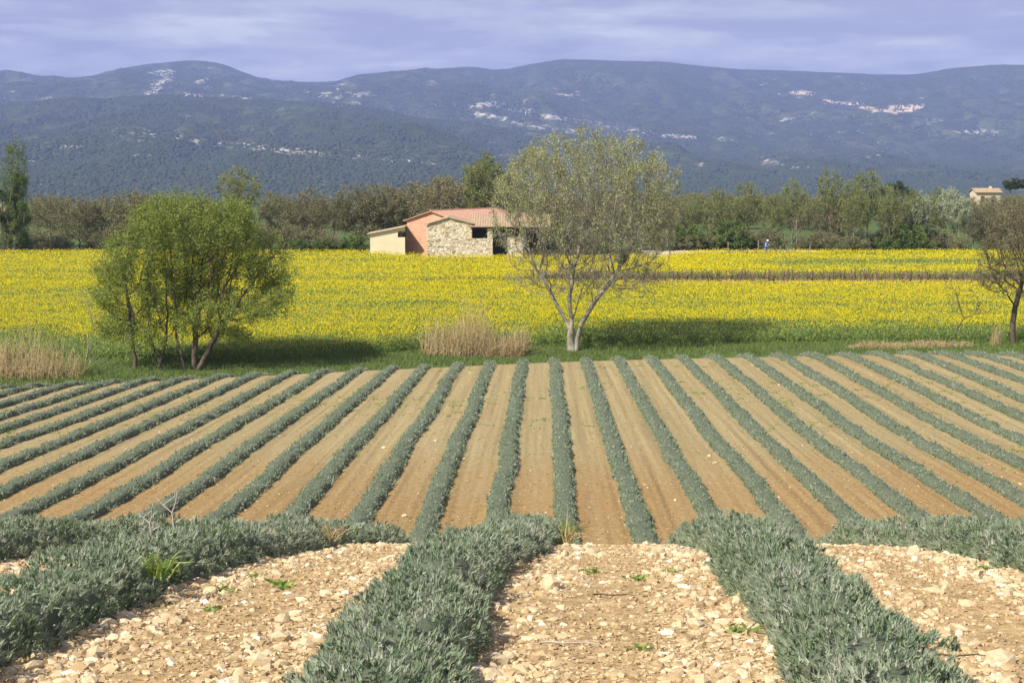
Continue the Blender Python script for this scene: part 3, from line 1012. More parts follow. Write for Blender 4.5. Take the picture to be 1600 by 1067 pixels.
def crop(name, yf, yb, label, n_flower, n_leaf):
    # closed leafy canopy
    xs_ = np.arange(-90, 95, 1.1)
    tt = np.linspace(0, 1, 60)
    X, TT = np.meshgrid(xs_, tt)
    a, b = yf(X), yb(X)
    Y = a + (b - a) * TT
    edge = np.minimum(1, np.minimum((Y - a) / 1.0, (b - Y) / 1.0))
    Z = zg(X, Y) + (0.76 + 0.25 * fbm(X * 0.5, Y * 0.5, 3, 61)) * np.clip(edge, 0.0, 1) - 0.02
    idx = np.arange(X.size).reshape(X.shape)
    q = np.stack([idx[:-1, :-1], idx[:-1, 1:], idx[1:, 1:], idx[1:, :-1]], -1).reshape(-1, 4)
    parts = [(np.stack([X, Y, Z], -1).reshape(-1, 3), q, None)]
    tints = [np.full(X.size, 0.25)]
    mi = [np.zeros(len(q))]

    def samp(n, pw):
        u = rng.random(n) ** pw
        xx = rng.uniform(-1, 1, n)
        yy0 = yf(0.0) + (yb(0.0) - yf(0.0)) * u
        xx = xx * (0.36 * yy0 + 3)
        yy = yf(xx) + (yb(xx) - yf(xx)) * u
        return xx, yy
    # leaves and stems
    x, y = samp(n_leaf, 2.3)
    front = np.clip(1 - (y - yf(x)) / 4.0, 0, 1)
    zt = (0.62 + 0.42 * rng.random(len(x))) * (1 - front * rng.random(len(x)))
    P = np.stack([x, y, zg(x, y) + zt], -1)
    D = norm(rng.normal(size=P.shape) * 0.6 + np.array([0, 0, 1.0]))
    V, T_ = spikes(P, D, rng.uniform(0.12, 0.28, len(x)), rng.uniform(0.02, 0.045, len(x)), rng)
    leaf_part = (V, None, T_)
    leaf_tint = np.repeat(rng.random(len(x)), 3)
    # flowers
    x, y = samp(n_flower, 1.35)
    patch = fbm(x * 0.06, y * 0.16, 3, 62) + 0.6 * fbm(x * 0.35, y * 0.5, 2, 63)
    bloom = np.clip(1.0 - 0.88 * (1 - sm(101, 121, y + 5 * sm(-2, -16, x) + 9 * fbm(x * 0.05, y * 0.02, 3, 64))) + patch * 1.9, 0.10, 1)
    band = np.exp(-((y - 177 - 0.03 * x) / 7.0) ** 2) * sm(22, 32, x) * (1 - sm(60, 66, x))
    bloom = bloom * (1 - 0.9 * band)
    near_edge = np.clip((y - yf(x)) / (2.0 if n_leaf > 50000 else 0.3), 0, 1)
    keep = rng.random(len(x)) < bloom * (0.55 + 0.45 * near_edge)
    x, y = x[keep], y[keep]
    hgt = 0.96 + 0.25 * fbm(x * 0.5, y * 0.5, 3, 61)
    hgt = hgt - rng.random(len(x)) * 0.7 * np.clip(1 - (y - yf(x)) / 3.0, 0, 1)
    P = np.stack([x, y, zg(x, y) + hgt + rng.normal(0, 0.09, len(x))], -1)
    D = norm(rng.normal(size=P.shape) * 0.55 + np.array([0, 0, 0.8]))
    sc = 0.8 + 0.5 * sm(110, 200, y)
    V, T_ = spikes(P, D, rng.uniform(0.055, 0.115, len(x)) * sc, rng.uniform(0.026, 0.046, len(x)) * sc, rng)
    parts.append(leaf_part)
    tints.append(leaf_tint)
    mi.append(np.zeros(len(leaf_part[2])))
    parts.append((V, None, T_))
    tints.append(np.repeat(np.clip(rng.normal(0.55, 0.15, len(x)), 0, 1), 3))
    mi.append(np.ones(len(T_)))
    V, Q, T = merge(parts)
    ob(name, mesh(name, V, quads=Q, tris=T, mats=[M['rape_leaf'], M['rape_flower']], attrs={'tint': np.concatenate(tints)}, mat_idx=np.concatenate(mi)), label=label, cat='rapeseed', kind='stuff')


def back_edge(x):        # far edge of the yellow field, beside the farm it comes nearer
    x = np.asarray(x, float)
    return 201.0 - 11.0 * sm(-20, -8, x) + 2.0 * sm(8, 14, x) + 9.0 * sm(18, 24, x) + 0 * x


crop('rapeseed_crop', lambda x: 104.0 - 7.0 * sm(-2, -16, x) + 3.0 * fbm(np.asarray(x, float) * 0.16, np.asarray(x, float) * 0.0 + 3.3, 3, 65) + 0 * x, vine_front, 'yellow flowering rapeseed between the lavender slope and the bare vines', 430000, 80000)
crop('rapeseed_crop', vine_back, back_edge, 'yellow flowering rapeseed behind the bare vines reaching the farm', 210000, 20000)

# ------------------------------------------------------------------ grass verge
rng = np.random.default_rng(8)
n = 80000
x = rng.uniform(-42, 44, n)
y = crest(x) + 2.2 + rng.random(n) * (105.5 - 6.0 * sm(-2, -16, x) - crest(x) - 2.2)
keep = (y < 108.5)
x, y = x[keep], y[keep]
P = np.stack([x, y, zg(x, y) - 0.02], -1)
D = norm(rng.normal(size=P.shape) * 0.3 + np.array([0.1, 0, 1.0]))
cl = np.clip(0.6 + 1.2 * fbm(x * 0.4, y * 0.6, 3, 71), 0.15, 1.2)
V, T = spikes(P, D, (0.22 + 0.30 * rng.random(len(x))) * cl, 0.022, rng)
ob('grass', mesh('grass', V, tris=T, mats=[M['grass']], attrs={'tint': np.repeat(np.clip(rng.normal(0.45, 0.2, len(x)), 0, 1), 3)}), label='green grass verge between the lavender rows and the rapeseed', cat='grass', kind='stuff')


def straw_clump(name, cx, cy, rx, ry, n, hmin, hmax, label, cat, lean=0.12, w=0.012, seed=0, mat='straw', messy=0.0, group=None):
    r = np.random.default_rng(seed)
    a = r.uniform(0, 6.28, n)
    q = np.sqrt(r.random(n))
    x = cx + rx * q * np.cos(a)
    y = cy + ry * q * np.sin(a)
    h = r.uniform(hmin, hmax, n) * (1 - 0.35 * q ** 3) * np.clip(0.75 + 1.2 * fbm(x * 0.8, y * 0.8, 2, seed + 5), 0.3, 1.3)
    P = np.stack([x, y, zg(x, y) - 0.03], -1)
    D = norm(r.normal(size=P.shape) * lean + np.array([0.05, 0, 1.0]))
    if messy:
        k = r.random(n) < messy
        D[k] = norm(D[k] + r.normal(size=(k.sum(), 3)) * np.array([0.9, 0.6, 0.3]))
    b = np.array([cx, cy, float(zg(cx, cy))])
    mid = P + D * (h * 0.6)[:, None]
    D2_ = norm(D + r.normal(size=P.shape) * 0.18)
    tip = mid + D2_ * (h * 0.4)[:, None]
    V1, Q1 = segs(P - b, mid - b, w, w * 0.75, 3)
    V2, Q2 = segs(mid - b, tip - b, w * 0.75, w * 0.3, 3)
    nl = n * 2
    k = r.integers(0, n, nl)
    LP = P[k] + (mid[k] - P[k]) * r.random((nl, 1)) * 1.2
    LD = norm(r.normal(size=(nl, 3)) * 0.7 + np.array([0, 0, 0.4]))
    V3, Q3 = diamonds(LP - b, LD, r.uniform(0.12, 0.35, nl) * min(1, hmax), w * 1.3, r)
    V, Q, T = merge([(V1, Q1, None), (V2, Q2, None), (V3, Q3, None)])
    tt = r.random(n)
    ti = np.concatenate([np.repeat(tt, 6), np.repeat(tt, 6), np.repeat(r.random(nl), 4)])
    return ob(name, mesh(name, V, quads=Q, mats=[M[mat]], attrs={'tint': ti}), loc=tuple(b), label=label, cat=cat, group=group)


def gx(px, Y):
    return (px - 800) / F * (Y * 1.007)


straw_clump('dry_reed', gx(715, 101), 101, 2.3, 1.2, 560, 2.0, 4.1, 'tall clump of dry tan reeds standing between willow and white poplar', 'reeds', seed=1, lean=0.13, w=0.013, messy=0.10)
straw_clump('dry_bush', gx(775, 101), 101, 2.0, 1.1, 800, 1.4, 3.1, 'rounded brown dry bush leaning against the tan reeds', 'bush', seed=2, lean=0.35, w=0.012, mat='straw', messy=0.35)
straw_clump('dry_grass', gx(40, 92.0), 92.0, 3.4, 1.2, 620, 1.4, 3.4, 'dry pale reed grass with bent stems at the field corner', 'grass', seed=3, lean=0.14, messy=0.25)
straw_clump('dry_grass', gx(-60, 92.0), 92.5, 3.4, 1.2, 260, 0.6, 1.8, 'dry pale reed grass with bent stems at the field corner', 'grass', seed=13, lean=0.14, messy=0.25)
straw_clump('dry_grass', gx(1385, 99.5), 99.5, 2.6, 0.9, 520, 0.35, 0.8, 'matted tawny grass mound along the far end of lavender rows', 'grass', seed=4, lean=0.5, messy=0.3, group='tawny grass mounds')
straw_clump('dry_grass', gx(1455, 100), 100, 2.6, 0.9, 520, 0.35, 0.85, 'matted tawny grass mound along the far end of lavender rows', 'grass', seed=5, lean=0.5, messy=0.3, group='tawny grass mounds')
straw_clump('dry_grass', gx(1555, 100.5), 100.5, 0.35, 0.3, 60, 1.0, 2.0, 'few upright pale straws beside the bare dark tree', 'grass', seed=6, lean=0.08)

# ------------------------------------------------------------------ trees
def colonize(nodes, parents, att, step, infl, kill, iters, up, rng, jitter=0.12, inertia=0.35):
    nodes = [np.array(p, float) for p in nodes]
    parents = list(parents)
    dirs = [np.array([0, 0, 1.0]) if p < 0 else norm(nodes[i] - nodes[p]) for i, p in enumerate(parents)]
    NA = np.array(nodes)
    d = np.linalg.norm(att[:, None] - NA[None], axis=2)
    near = d.argmin(1)
    dist = d.min(1)
    alive = np.ones(len(att), bool)
    for it in range(iters):
        m_ = alive & (dist < infl)
        if not m_.any():
            if not alive.any():
                break
            # reach out: closest attractor pulls
            j = np.where(alive)[0][dist[alive].argmin()]
            m_ = np.zeros(len(att), bool)
            m_[j] = True
        src = near[m_]
        P = np.array(nodes)
        v = norm(att[m_] - P[src])
        uniq, inv = np.unique(src, return_inverse=True)
        acc = np.zeros((len(uniq), 3))
        np.add.at(acc, inv, v)
        acc = norm(acc)
        new = []
        start = len(nodes)
        for k, s_ in enumerate(uniq):
            dv = acc[k] + inertia * dirs[s_] + np.array([0, 0, up]) + rng.normal(0, jitter, 3)
            dv = dv / np.linalg.norm(dv)
            p = nodes[s_] + dv * step
            nodes.append(p)
            parents.append(int(s_))
            dirs.append(dv)
            new.append(p)
        new = np.array(new)
        al = np.where(alive)[0]
        dn = np.linalg.norm(att[al][:, None] - new[None], axis=2)
        mn = dn.min(1)
        am = dn.argmin(1) + start
        better = mn < dist[al]
        near[al[better]] = am[better]
        dist[al[better]] = mn[better]
        alive[al[mn < kill]] = False
    return np.array(nodes), np.array(parents)


def radii(par, r0, pw=2.3):
    n = len(par)
    acc = np.zeros(n)
    kids = np.zeros(n)
    for i in range(n - 1, -1, -1):
        if kids[i] == 0:
            acc[i] = r0 ** pw
        if par[i] >= 0:
            acc[par[i]] += acc[i]
            kids[par[i]] += 1
    return acc ** (1 / pw), kids


def wood(nodes, par, rad, kmin=4):
    i = np.where(par >= 0)[0]
    p = par[i]
    big_ = rad[i] > 0.05
    out = []
    for sel, k in ((big_, 7), (~big_, kmin)):
        if sel.any():
            a, b_ = p[sel], i[sel]
            ra = np.minimum(rad[a], rad[b_] * 1.25)
            A = nodes[a]
            B = nodes[b_]
            out.append(segs(A, B + (B - A) * 0.06, ra, rad[b_], k) + (None,))
    return out


def twigs(nodes, par, rad, thr, per, ln, r, rng, up=0.5, spread=0.7):
    i = np.where((rad < thr) & (par >= 0))[0]
    i = np.repeat(i, per)
    n = len(i)
    d0 = norm(nodes[i] - nodes[par[i]])
    D = norm(d0 * 0.8 + rng.normal(size=(n, 3)) * spread + np.array([0, 0, up]))
    A = nodes[par[i]] + (nodes[i] - nodes[par[i]]) * rng.random((n, 1))
    l_ = ln * rng.uniform(0.5, 1.3, n)
    B = A + D * l_[:, None]
    V, Q = segs(A, B, r, r * 0.35, 3)
    return (V, Q, None), A, B, D


def ellipsoid(n, c, r, rng, power=0.45, cut=None):
    v = norm(rng.normal(size=(n, 3)))
    q = rng.random(n) ** power
    p = v * q[:, None] * np.array(r) + np.array(c)
    if cut is not None:
        p = p[cut(p)]
    return p


def leaves(A, B, n, rng, spread, ln, w, D=None, droop=0.0, bias=0.3):
    k = rng.integers(0, len(A), n)
    f = rng.random((n, 1)) ** 0.7
    P = A[k] + (B[k] - A[k]) * f + rng.normal(0, spread, (n, 3))
    d = norm(rng.normal(size=(n, 3)) + (norm(B[k] - A[k]) * bias) + np.array([0, 0, -droop]))
    V, Q = diamonds(P, d, rng.uniform(0.6, 1.4, n) * ln, rng.uniform(0.7, 1.3, n) * w, rng)
    return V, Q


def tree(name, loc, parts_wood, wmat, V, Q, lmat, label, cat='tree', group=None, tint=None, rng=RNG, kind=None):
    root = bpy.data.objects.new(name, None)
    COL.objects.link(root)
    root.location = loc
    root['label'] = label
    root['category'] = cat
    if group:
        root['group'] = group
    WV, WQ, WT = merge(parts_wood)
    ob('trunk', mesh('trunk', WV, quads=WQ, tris=WT, mats=[wmat], smooth=True), parent=root)
    if V is not None:
        n = len(Q)
        ti = np.repeat(np.clip(rng.normal(0.45, 0.24, n), 0, 1), 4) if tint is None else tint
        ob('crown', mesh('crown', V, quads=Q, mats=[lmat], attrs={'tint': ti}), parent=root)
    return root


def copy_tree(o, loc, rotz, scale, label=None, group=None):
    c = o.copy()
    COL.objects.link(c)
    c.location = loc
    c.rotation_euler = (0, 0, rotz)
    c.scale = scale if hasattr(scale, '__len__') else (scale,) * 3
    if label:
        c['label'] = label
    if group:
        c['group'] = group
    for ch in o.children:
        k = ch.copy()
        COL.objects.link(k)
        k.parent = c
    return c


# --- white poplar (fan of pale steep limbs)
rng = np.random.default_rng(21)
Yp = 102.0
bx = gx(893, Yp)
bz = float(zg(bx, Yp))
S_ = Yp * 1.007 / F                              # metres per photo pixel there
zpx = lambda py: float(at(893, py, Yp).z - bz)
top = zpx(203)
mid = zpx(335)
wid = 152 * S_
ctr = (gx(915, Yp) - bx, 0.0, mid)
att = ellipsoid(4300, ctr, (wid, wid * 0.85, top - mid), rng, 0.40, cut=lambda p: (p[:, 2] > 1.9) & (p[:, 2] > 1.5 + 0.42 * np.hypot(p[:, 0] - 0.3, p[:, 1])))
low = ellipsoid(520, (ctr[0] + 0.4, 0, zpx(440)), (wid * 0.92, wid * 0.6, 1.5), rng, 0.5)
att = att[(fbm(att[:, 0] * 0.55 + att[:, 1] * 0.3, att[:, 2] * 0.55 - att[:, 1] * 0.3, 2, 44) > -0.11) | (np.linalg.norm((att - np.array(ctr)) / np.array([wid, wid, top - mid]), axis=1) < 0.55)]
att = np.concatenate([att, low[(low[:, 2] > 1.7)]])
nodes0 = [(0, 0, -0.1), (-0.02, 0, 0.35), (-0.05, 0, 0.8), (-0.03, 0, 1.3), (0.0, 0, 1.8), (-0.05, 0.05, 2.3), (-0.12, 0.05, 2.9), (-0.15, 0.0, 3.6), (0.0, -0.05, 4.3), (0.05, 0, 5.0),
          (0.30, -0.10, -0.1), (0.34, -0.12, 0.6), (0.46, -0.15, 1.2), (0.66, -0.18, 1.8), (0.88, -0.2, 2.5), (1.08, -0.2, 3.2),
          (-0.32, 0.1, 1.85), (-0.68, 0.2, 2.5), (-1.08, 0.3, 3.2), (-1.45, 0.35, 3.95), (-1.9, 0.4, 4.7), (0.25, 0.35, 2.5), (0.5, 0.7, 3.3), (1.0, -0.3, 2.45), (1.35, -0.4, 3.05), (1.8, -0.45, 3.7), (2.3, -0.5, 4.3)]
par0 = [-1, 0, 1, 2, 3, 4, 5, 6, 7, 8, -1, 10, 11, 12, 13, 14, 3, 16, 17, 18, 19, 4, 21, 13, 23, 24, 25]
nd, pr = colonize(nodes0, par0, att, 0.25, 2.2, 0.38, 120, 0.20, rng, jitter=0.10, inertia=0.6)
rd, kids = radii(pr, 0.0085, 2.2)
rd = np.minimum(rd, 0.30)
rd[:4] = np.maximum(rd[:4], np.array([0.34, 0.28, 0.25, 0.23]))
tw, A, B, D = twigs(nd, pr, rd, 0.022, 4, 0.62, 0.0065, rng, up=0.65, spread=0.5)
wts = np.clip((A[:, 2] - 4.0) / 7.5, 0.05, 1) * np.clip(np.linalg.norm((A - np.array(ctr)) / np.array([wid, wid, top - mid]), axis=1), 0.2, 1) ** 1.5
sel = rng.random(len(A)) < wts * 0.9
V, Q = leaves(A[sel], B[sel], 40000, rng, 0.09, 0.105, 0.034, bias=0.2)
poplar = tree('white_poplar', (bx, Yp, bz), wood(nd, pr, rd) + [tw], M['bark_white'], V, Q, M['poplar_leaf'], 'large white poplar with pale branches and sparse silvery young leaves', rng=rng)

# --- willow
rng = np.random.default_rng(31)
Yw = 94.5
bx = gx(285, Yw)
bz = float(zg(bx, Yw))
S_ = Yw * 1.007 / F
zpx = lambda py: float(at(285, py, Yw).z - bz)


def lobes(spec, dens, rng, base_x, pw=0.5):
    o_ = []
    for (px_, py_, rx, rz) in spec:
        r_ = (rx * S_, rx * S_ * 0.8, rz * S_)
        v = ellipsoid(int(dens * r_[0] * r_[1] * r_[2] * 4.2), (gx(px_, Yw) - base_x, rng.normal(0, 0.9), zpx(py_)), r_, rng, pw)
        o_.append(v)
    return np.concatenate(o_)


spec = [(275, 365, 75, 62), (215, 400, 55, 50), (345, 375, 70, 60), (400, 410, 58, 55), (190, 450, 46, 48), (300, 440, 80, 55), (255, 330, 45, 32), (360, 340, 50, 38), (420, 450, 42, 35), (230, 480, 50, 40), (350, 480, 55, 36), (165, 430, 22, 30), (440, 400, 22, 26), (190, 500, 38, 34), (260, 510, 40, 24), (310, 500, 50, 26), (390, 480, 40, 30), (300, 315, 40, 22), (452, 430, 26, 30), (432, 478, 30, 24), (235, 528, 48, 20), (345, 522, 55, 20), (170, 515, 28, 28)]
att = lobes(spec, 9.0, rng, bx)
att = att[rng.permutation(len(att))[:4200]]
roots = []
par0 = []
for (px0, px1, hh) in ((246, 262, 1.9), (256, 238, 1.7), (292, 280, 1.9), (300, 306, 2.2), (306, 335, 1.8), (212, 205, 2.4)):
    x0 = gx(px0, Yw) - bx
    x1 = gx(px1, Yw) - bx
    yy_ = rng.normal(0, 0.25)
    for k in range(7):
        f = k / 6
        roots.append((x0 + (x1 - x0) * f + rng.normal(0, 0.03), yy_ + rng.normal(0, 0.05), -0.3 + (hh + 0.3) * f))
        par0.append(-1 if k == 0 else len(roots) - 2)
nd, pr = colonize(roots, par0, att, 0.24, 2.6, 0.40, 90, 0.05, rng, jitter=0.14, inertia=0.4)
rd, kids = radii(pr, 0.010, 1.85)
rd = np.minimum(rd, 0.42)
tw, A, B, D = twigs(nd, pr, rd, 0.030, 3, 0.5, 0.006, rng, up=-0.05, spread=0.8)
cl_ = fbm(A[:, 0] * 0.9 + A[:, 1] * 0.7, A[:, 2] * 0.9 - A[:, 1] * 0.5, 2, 41) > -0.14
A, B = A[cl_], B[cl_]
V, Q = leaves(A, B, 82000, rng, 0.14, 0.155, 0.027, droop=0.35, bias=0.5)
tree('willow', (bx, Yw, bz), wood(nd, pr, rd) + [tw], M['bark_dark'], V, Q, M['willow_leaf'], 'bushy fresh green willow with several dark leaning trunks', rng=rng)


def bare_tree(name, px, Y, stem, spec, natt, r0, label, seed, step=0.2, kill=0.34, leaf=None, mat='bark_dark', tw_per=3, tw_len=0.45, cap=0.2):
    global Yw, S_, zpx
    r = np.random.default_rng(seed)
    Yw = Y
    S_ = Y * 1.007 / F
    bx = gx(px, Y)
    bz = float(zg(bx, Y))
    zpx = lambda py: float(at(px, py, Y).z - bz)
    att = lobes(spec, 14.0, r, bx, 0.55)
    att = att[r.permutation(len(att))[:natt]]
    nodes0 = [(gx(a, Y) - bx, 0.02 * k, -0.2 if k == 0 else zpx(b)) for k, (a, b) in enumerate(stem)]
    nd, pr = colonize(nodes0, [k - 1 for k in range(len(stem))], att, step, 2.5, kill, 80, 0.05, r, jitter=0.16, inertia=0.45)
    rd, _k = radii(pr, r0, 2.3)
    rd = np.minimum(rd, cap)
    tw, A, B, D = twigs(nd, pr, rd, r0 * 2.6, tw_per, tw_len, r0 * 0.6, r, up=0.25, spread=0.7)
    V = Q = None
    if leaf:
        V, Q = leaves(A, B, leaf[0], r, 0.06, leaf[1], leaf[2])
    return tree(name, (bx, Y, bz), wood(nd, pr, rd) + [tw], M[mat], V, Q, M['bud'], label, rng=r)


bare_tree('bare_tree', 1585, 101.5, [(1583, 535), (1581, 505), (1584, 480), (1590, 455)], [(1580, 400, 66, 64), (1610, 350, 60, 50), (1548, 425, 42, 40), (1640, 420, 60, 60), (1575, 345, 40, 36)], 3000, 0.013, 'dark bare tree with brown buds rising at the end of lavender rows', 41, leaf=(16000, 0.10, 0.03), cap=0.3)
bare_tree('bare_sapling', 1487, 101.0, [(1485, 535), (1495, 512), (1505, 498), (1522, 490)], [(1500, 470, 24, 30), (1535, 480, 24, 16), (1490, 450, 16, 22)], 120, 0.010, 'small crooked bare sapling leaning beside the tawny grass', 42, step=0.15, kill=0.3, tw_per=2, cap=0.08)
bare_tree('bare_sapling', 138, 93.5, [(138, 575), (141, 545), (144, 520), (145, 505)], [(146, 480, 16, 34), (130, 470, 10, 20), (158, 490, 10, 16)], 70, 0.008, 'thin upright bare sapling standing between dry grass and willow', 43, step=0.15, kill=0.3, tw_per=2, mat='bark_grey', cap=0.06)

# --- background tree kinds (about 8 to 12 m tall), each modelled once
def kind_tree(name, seed, H, spec, natt, wmat, lmat, nleaf, ll, lw, label, group, r0=0.014, trunks=((0, 0),), up=0.1, tw_per=2, tw_len=0.7, fork=0.25, spread=0.12, bias=0.3):
    r = np.random.default_rng(seed)
    att = []
    for (cx, cz, rx, rz) in spec:
        att.append(ellipsoid(int(40 * rx * rx * rz) + 20, (cx, r.normal(0, 0.3), cz), (rx, rx, rz), r, 0.5))
    att = np.concatenate(att)
    att = att[r.permutation(len(att))[:natt]]
    nodes0, par0 = [], []
    for (tx, lean) in trunks:
        nseg = 6
        for k in range(nseg):
            nodes0.append((tx + lean * k / nseg + r.normal(0, 0.04), r.normal(0, 0.05), -0.3 + H * fork * k / (nseg - 1)))
            par0.append(-1 if k == 0 else len(nodes0) - 2)
    nd, pr = colonize(nodes0, par0, att, 0.38, 4.0, 0.62, 60, up, r, jitter=0.14, inertia=0.5)
    rd, _k = radii(pr, r0, 2.2)
    rd = np.minimum(rd, 0.22)
    tw, A, B, D = twigs(nd, pr, rd, r0 * 2.2, tw_per, tw_len, r0 * 0.65, r, up=0.3, spread=0.6)
    V, Q = leaves(A, B, nleaf, r, spread, ll, lw, bias=bias)
    return tree(name, (0, 0, 0), wood(nd, pr, rd, 3) + [tw], M[wmat], V, Q, M[lmat], label, group=group, rng=r)


G1 = 'bare brown trees along the back of the field'
G2 = 'leafing pale green trees along the back of the field'
kinds = {}
kinds['oak'] = kind_tree('oak_tree', 51, 8.5, [(0, 5.2, 3.4, 2.8), (-1.6, 4.2, 2.2, 2.0), (1.8, 4.6, 2.3, 2.2)], 800, 'bark_grey', 'bud', 7000, 0.20, 0.055, 'bare grey brown tree with rounded twiggy crown behind the yellow field', G1, tw_per=4, tw_len=0.8)
kinds['oak2'] = kind_tree('oak_tree', 52, 8.0, [(-0.8, 5.0, 2.8, 2.6), (1.4, 4.0, 2.6, 2.3), (0.3, 2.6, 3.0, 1.6)], 800, 'bark_dark', 'bud', 7500, 0.19, 0.055, 'dark twiggy brown tree with low crown behind the yellow field', G1, tw_per=4, tw_len=0.75)
kinds['ash'] = kind_tree('ash_tree', 53, 10, [(0, 7.0, 2.6, 3.0), (-0.8, 4.6, 1.8, 1.8), (1.0, 5.2, 1.6, 1.8)], 600, 'bark_grey', 'young_leaf', 6000, 0.19, 0.055, 'slim pale green tree coming into leaf behind the yellow field', G2, fork=0.32, tw_per=3)
kinds['ash2'] = kind_tree('poplar_tree', 54, 11, [(0.2, 8.2, 2.3, 2.7), (-1.2, 6.2, 1.6, 1.6), (1.5, 6.4, 1.5, 1.8)], 520, 'bark_white', 'young_leaf', 5200, 0.19, 0.052, 'tall open poplar with pale trunk and light green tufts', G2, fork=0.38, trunks=((0, 0.2), (0.5, 0.9)), tw_per=2)
kinds['round'] = kind_tree('lime_tree', 55, 10.5, [(0, 7.6, 2.8, 2.6), (0.4, 5.8, 2.6, 1.8)], 600, 'bark_grey', 'young_leaf', 11000, 0.19, 0.06, 'rounded yellow green tree rising above the farm roofs', None, fork=0.35, tw_per=3)
kinds['silver'] = kind_tree('silver_poplar', 56, 8.5, [(0, 6.2, 1.9, 2.2), (0.8, 5.2, 1.6, 1.4)], 420, 'bark_white', 'silver_leaf', 6500, 0.17, 0.055, 'slender silvery white poplar with white stems', 'silvery poplars in the tree belt', fork=0.42, trunks=((0, -0.2), (0.35, 0.7)), tw_per=3)
kinds['shrub'] = kind_tree('brown_shrub', 57, 3.6, [(0, 2.1, 1.9, 1.5), (-1.1, 1.5, 1.3, 1.2), (1.2, 1.5, 1.3, 1.2)], 480, 'bark_grey', 'bud', 5000, 0.16, 0.05, 'brown leafless thicket shrub at the foot of tree belt', 'thicket shrubs along the back of the field', fork=0.12, trunks=((-0.5, -0.4), (0.4, 0.4)), tw_per=4, tw_len=0.6)
kinds['bush'] = kind_tree('green_bush', 58, 3.4, [(0, 1.9, 1.7, 1.4), (-0.8, 1.2, 1.2, 1.0), (0.9, 1.3, 1.2, 1.0)], 360, 'bark_dark', 'green_leaf', 7000, 0.17, 0.06, 'dense dark green bush at the foot of tree belt', 'green bushes along the back of the field', fork=0.12, tw_per=3, tw_len=0.5)
kinds['pine'] = kind_tree('pine_tree', 59, 7.5, [(0, 5.6, 2.6, 1.5), (1.6, 5.0, 1.8, 1.2), (-1.4, 4.9, 1.7, 1.1)], 480, 'bark_dark', 'pine_leaf', 12000, 0.17, 0.05, 'dark evergreen pine beside the hillside house', 'dark pines near the hillside house', fork=0.45, tw_per=3, tw_len=0.5)
used = {}
BASE = {'oak': 'bare grey brown tree with rounded twiggy crown', 'oak2': 'dark twiggy brown tree with low crown', 'ash': 'slim pale green tree coming into leaf', 'ash2': 'tall open poplar with pale trunk and green tufts',
        'shrub': 'brown leafless thicket shrub', 'bush': 'dense dark green bush', 'silver': 'slender silvery white poplar with white stems'}
GRP = {'oak': 'rounded bare trees', 'oak2': 'low dark trees', 'ash': 'pale green trees', 'ash2': 'tall open poplars', 'shrub': 'thicket shrubs', 'bush': 'green bushes', 'silver': 'silvery poplars'}
WHERE = [(140, 'near the columnar poplar'), (470, 'behind the green willow'), (870, 'behind the farm barns'), (1070, 'behind the white poplar'), (1300, 'behind the track and stooping person'), (1500, 'between the track and hillside house'), (9999, 'below the hillside house')]


def put(kind, px, Y, top_py=None, scale=None, rot=None, wide=1.0, label=None, group=None):
    H = {'oak': 8.4, 'oak2': 7.9, 'ash': 10.2, 'ash2': 11.2, 'round': 10.5, 'silver': 8.7, 'shrub': 3.7, 'bush': 3.4, 'pine': 7.3}[kind]
    x = gx(px, Y)
    z = float(zg(x, Y)) - 0.05
    if top_py is not None:
        s = (at(px, top_py, Y).z - z) / H
    else:
        s = scale or 1.0
    rot = random.uniform(0, 6.28) if rot is None else rot
    sc = (s * wide, s * wide, s)
    if kind not in used:
        o = kinds[kind]
        o.location = (x, Y, z)
        o.rotation_euler = (0, 0, rot)
        o.scale = sc
        used[kind] = o
        if label:
            o['label'] = label
        if group:
            o['group'] = group
    else:
        o = copy_tree(kinds[kind], (x, Y, z), rot, sc, label, group)
    if not label and kind in BASE:
        for lim, where in WHERE:
            if px < lim:
                break
        o['label'] = BASE[kind] + ' ' + where
        o['group'] = GRP[kind] + ' ' + where
    return o


R = random.Random(3)
# tall ones read from the photograph
put('round', 757, 214, 240, wide=0.95)
put('ash2', 385, 216, 256, wide=1.35, label='tall open tree with bronze green tufts rising behind the willow')
for px_, tp, k_, w_ in ((1120, 292, 'ash', 1.0), (1165, 282, 'ash', 1.0), (1240, 276, 'ash2', 1.0), (1292, 260, 'ash2', 0.95), (1350, 264, 'ash', 1.2), (1385, 290, 'ash', 0.8), (1330, 285, 'ash', 0.9), (1460, 290, 'ash', 0.8),
                        (1420, 293, 'ash', 0.8), (1205, 300, 'ash', 0.9), (800, 262, 'ash', 1.0), (835, 300, 'ash', 1.0), (1085, 300, 'ash', 0.9)):
    put(k_, px_, R.uniform(206, 216), tp, wide=w_)
for px_, tp in ((1432, 300), (1478, 292), (1492, 305)):
    put('silver', px_, R.uniform(206, 211), tp)
for px_, tp in ((15, 310), (90, 300), (130, 298), (175, 302), (225, 296), (440, 300), (480, 292), (520, 300), (560, 285), (600, 280), (640, 283), (680, 272), (715, 270), (850, 290), (890, 296), (940, 300), (985, 305), (1030, 300), (1060, 300),
                (1510, 312), (1545, 318), (1575, 318), (1610, 300), (-40, 305), (-90, 300), (1660, 310), (1710, 300), (1270, 305), (1310, 312), (1400, 312), (275, 300), (320, 305)):
    put(R.choice(['oak', 'oak2']), px_ + R.uniform(-6, 6), R.uniform(208, 226), tp + R.uniform(-4, 6), wide=R.uniform(0.95, 1.25))
